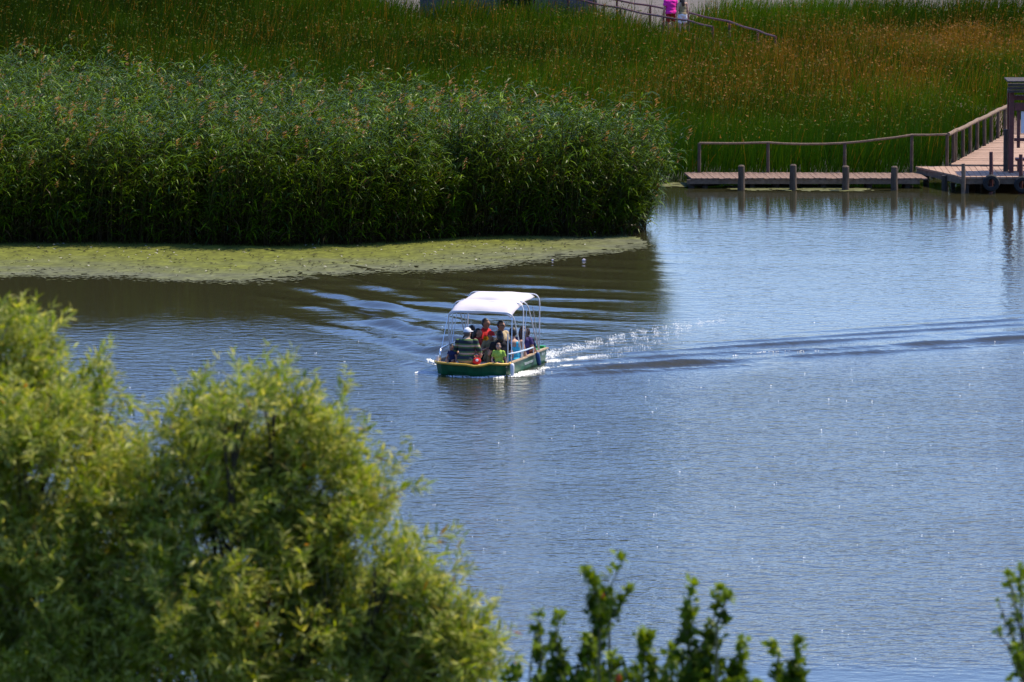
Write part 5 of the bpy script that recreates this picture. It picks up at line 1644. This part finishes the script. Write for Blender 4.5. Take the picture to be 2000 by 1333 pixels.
    trunk = MB().tube([(0, 0, -0.3), (0.05, 0, tb_.z * 0.3), (tb_.x * 0.6, tb_.y * 0.6, tb_.z * 0.7), tuple(tb_)], [0.26, 0.16, 0.09, 0.04], 12).build('trunk', M['bark'], root, smooth=True)
    for k in range(len(C)):
        e = Vector(C[k] - o)
        st = tb_.lerp(Vector((0, 0, tb_.z * 0.6)), r.uniform(0, 0.6))
        md_ = st.lerp(e, 0.5) + Vector((r.uniform(-.12, .12), r.uniform(-.12, .12), -0.10))
        top_ = e + Vector((r.uniform(-.1, .1), r.uniform(-.1, .1), Rr[k] * 0.25))
        MB().tube([st, md_, e, top_], [0.028, 0.018, 0.010, 0.004], 7).build('limb', M['bark'], root, smooth=True)
        if k < len(lobes):
            for q in range(5):
                v = r.normal(0, 1, 3); v[2] = abs(v[2]); v /= np.linalg.norm(v)
                f = e + Vector(v) * Rr[k] * 0.8
                s0 = md_.lerp(e, r.uniform(0.3, 1))
                MB().tube([s0, s0.lerp(f, 0.5) + Vector((0, 0, 0.03)), f], [0.010, 0.007, 0.003], 5).build('branch', M['bark'], root)
    return root, m

D1 = 40.0
r1_, m1 = willow('willow at the left edge of the photo, taller, its tip nearest the upper left corner', D1 + 0.9,
    [(15, 720, 125), (-60, 860, 200), (120, 800, 120), (190, 820, 90), (60, 980, 230), (235, 930, 85), (-60, 1200, 300), (150, 1150, 230), (60, 1330, 260), (225, 1000, 130)],
    [(20, 650, 35, 572), (60, 660, 62, 588), (180, 730, 212, 655), (-20, 650, 8, 585), (225, 770, 300, 790)], (-4.1, 41.6), P(-40, 1420, 41.6), 330, 5,
    [(-4.2, 42.2, 9.2, 1.4), (-3.2, 41.0, 8.6, 1.2), (-5.2, 41.2, 8.8, 1.4), (-5.6, 43.4, 10.2, 1.5), (-5.9, 42, 11.6, 1.2)])
r2_, m2 = willow('large rounded willow in the lower left, its dome against the open water', D1,
    [(400, 870, 110), (460, 830, 95), (535, 820, 95), (590, 910, 120), (430, 1000, 180), (540, 1010, 180), (655, 1000, 125), (690, 1080, 140), (760, 1140, 105), (640, 1180, 200), (430, 1230, 230), (800, 1240, 130),
     (880, 1290, 105), (560, 1330, 250), (300, 1120, 150), (330, 1330, 230), (760, 1340, 170), (310, 960, 110), (915, 1330, 70), (200, 1340, 160)],
    [(400, 790, 392, 705), (545, 760, 560, 692), (520, 780, 505, 715), (655, 830, 682, 718), (690, 860, 722, 820), (740, 960, 800, 880), (780, 960, 835, 935), (840, 1060, 900, 1030), (870, 1120, 925, 1095), (860, 1240, 985, 1185),
     (900, 1290, 975, 1235), (340, 830, 365, 745), (600, 790, 620, 745), (720, 900, 745, 875), (920, 1330, 990, 1290)], (-1.5, 40.3), P(470, 1520, 40.2), 340, 9,
    [(-1.6, 40.6, 8.8, 1.4), (-0.9, 40.0, 8.4, 1.2), (-2.5, 40.0, 8.6, 1.3), (-1.6, 41.3, 10.1, 1.1)])
print('willow leaves', m1, m2)

# shrub of upright shoots with round leaves, bottom centre
M['round_leaf'] = leaf_mat('round_leaves', under=(0.09, 0.14, 0.01), under_mix=0.3, trans=0.35, rough=0.4, spec=0.15)
def shoot_shrub(name, label, dist, shoots, ground, seed, leafL=0.06, dens=1.0, base_blob=None, red=(), cat='shrub'):
    r = np.random.default_rng(seed)
    gz_ = float(hill_z(np.array(ground[0]), np.array(ground[1])))
    o = np.array([ground[0], ground[1], gz_])
    root = empty(name, tuple(o), 0, label, cat)
    spx = F_PX / dist
    Ps = []; Ds = []; Cs = []; Ls = []
    stem_join = Vector((0, 0, 0.8))
    for (pts, wpx, amount) in shoots:
        dj = dist + r.uniform(-0.35, 0.35)
        W3 = [np.array(P(px, py, dj)) for px, py in pts]
        # stem from the ground to the shoot
        path = [Vector((0, 0, -0.1)), Vector((r.uniform(-.2, .2), r.uniform(-.2, .2), 1.0)), Vector(W3[0] - o) + Vector((0, 0, -0.9))] + [Vector(q - o) for q in W3]
        rad = list(np.linspace(0.03, 0.012, 3)) + list(np.linspace(0.010, 0.003, len(W3)))
        MB().tube(path, rad, 6).build('stem', M['twig'] if name != 'sapling' else M['bark'], root)
        W3 = np.array(W3); sl = np.linalg.norm(np.diff(W3, axis=0), axis=1); cum = np.concatenate([[0], np.cumsum(sl)])
        m = int(amount * dens * cum[-1] * 560)
        # clumps along the shoot
        nc = max(3, int(cum[-1] / 0.05)); cpos = np.sort(r.random(nc)); cpos[-1] = 0.97
        coff = r.normal(0, 0.5, (nc, 3)) * (wpx / spx)
        ci = r.integers(0, nc, m)
        u = np.clip(cpos[ci] + r.normal(0, 0.05, m), 0, 1.0)
        dd = u * cum[-1]
        p = np.stack([np.interp(dd, cum, W3[:, k]) for k in range(3)], 1)
        taper = 1 - 0.45 * u
        p = p + coff[ci] * taper[:, None] * 0.85 + r.normal(0, 0.30, (m, 3)) * (wpx / spx) * taper[:, None]
        Ps.append(p); 
        d = r.normal(0, 0.7, (m, 3)) + np.array([0, 0, 0.75]); d /= np.linalg.norm(d, axis=1, keepdims=True); Ds.append(d)
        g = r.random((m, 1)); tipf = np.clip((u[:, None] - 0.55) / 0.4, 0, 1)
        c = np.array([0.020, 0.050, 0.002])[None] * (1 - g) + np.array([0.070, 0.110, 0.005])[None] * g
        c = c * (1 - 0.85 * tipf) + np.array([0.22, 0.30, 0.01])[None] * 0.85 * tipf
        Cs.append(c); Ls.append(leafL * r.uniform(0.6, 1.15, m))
    if base_blob:
        for (px, py, rp, cnt) in base_blob:
            c0 = np.array(P(px, py, dist + r.uniform(-.2, .2)))
            v = r.normal(0, 1, (cnt, 3)); v /= np.linalg.norm(v, axis=1, keepdims=True)
            Ps.append(c0 + v * (rp / spx) * (r.random((cnt, 1)) ** 0.5)); d = v * 0.5 + r.normal(0, .4, (cnt, 3)) + np.array([0, 0, 0.6]); d /= np.linalg.norm(d, axis=1, keepdims=True); Ds.append(d)
            g = r.random((cnt, 1)); c = np.array([0.04, 0.085, 0.010])[None] * (1 - g) + np.array([0.12, 0.18, 0.018])[None] * g
            Cs.append(c); Ls.append(leafL * r.uniform(0.6, 1.1, cnt))
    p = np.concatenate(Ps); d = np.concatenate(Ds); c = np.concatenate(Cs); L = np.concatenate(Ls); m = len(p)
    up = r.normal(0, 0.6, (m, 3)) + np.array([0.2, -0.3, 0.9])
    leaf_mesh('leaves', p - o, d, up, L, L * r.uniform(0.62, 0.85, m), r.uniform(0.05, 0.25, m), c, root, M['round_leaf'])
    for (px, py, rr) in red:
        q = P(px, py, dist - 0.25) - Vector(o)
        mb = MB(); mb.ellipsoid(q, (rr * 0.8, rr * 0.15, rr * 1.2), 8, 4); mb.build('red_leaf', simple('red_leaf', (0.55, 0.07, 0.01), 0.5), root, smooth=True)
    return root
shoot_shrub('shrub', 'leafy shrub with upright shoots and roundish leaves at the bottom centre', 37.0,
    [([(1040, 1400), (1058, 1290), (1055, 1235), (1050, 1195)], 16, 0.35), ([(1100, 1400), (1092, 1290), (1085, 1240), (1095, 1205)], 26, 0.75),
     ([(1165, 1400), (1160, 1300), (1172, 1200), (1200, 1130), (1222, 1085)], 26, 0.8), ([(1170, 1260), (1172, 1200), (1162, 1150), (1150, 1110)], 20, 0.7), ([(1150, 1400), (1145, 1330), (1150, 1280), (1150, 1240)], 28, 0.8), ([(1190, 1210), (1215, 1180), (1225, 1150)], 20, 0.7),
     ([(1255, 1400), (1255, 1320), (1260, 1270), (1258, 1245)], 28, 0.9), ([(1350, 1400), (1345, 1300), (1340, 1210), (1348, 1148)], 26, 0.85), ([(1360, 1380), (1385, 1270), (1395, 1200), (1408, 1158)], 28, 0.85), ([(1400, 1220), (1415, 1180), (1424, 1165)], 12, 0.6),
     ([(1440, 1420), (1432, 1340), (1442, 1290), (1448, 1265)], 30, 0.9), ([(1425, 1400), (1415, 1330), (1412, 1295)], 24, 0.8), ([(1540, 1420), (1545, 1340), (1556, 1290), (1558, 1253)], 24, 0.9), ([(1525, 1420), (1520, 1340), (1520, 1290), (1515, 1258)], 22, 0.85),
     ([(1030, 1420), (1036, 1300), (1042, 1265)], 3, 0.12), ([(1195, 1400), (1192, 1320), (1196, 1280)], 22, 0.6), ([(1310, 1400), (1310, 1320), (1315, 1270)], 24, 0.5), ([(1490, 1420), (1485, 1345)], 25, 0.4)],
    (1.1, 37.2), 41, 0.058, 1.0, [(1080, 1350, 55, 260), (1160, 1360, 70, 420), (1250, 1350, 60, 330), (1340, 1350, 70, 420), (1430, 1370, 60, 320), (1540, 1370, 50, 200), (1000, 1325, 22, 50)], red=((1176, 1164, 0.016), (1208, 1326, 0.022)))
shoot_shrub('sapling', 'slender sapling with small sparse leaves at the lower right edge', 36.0,
    [([(2012, 1420), (2003, 1300), (1996, 1200), (1991, 1112)], 18, 0.35), ([(2000, 1270), (1985, 1190), (1970, 1125)], 14, 0.35), ([(2000, 1290), (1975, 1240), (1948, 1170)], 14, 0.3), ([(2004, 1330), (1978, 1270), (1945, 1235)], 15, 0.4), ([(2010, 1380), (1990, 1300), (1985, 1270)], 16, 0.4),
     ([(2010, 1420), (1985, 1350), (1970, 1325)], 12, 0.3), ([(2020, 1300), (2030, 1220), (2035, 1150)], 20, 0.4)],
    (2.95, 36.4), 43, 0.045, 0.9, cat='sapling')
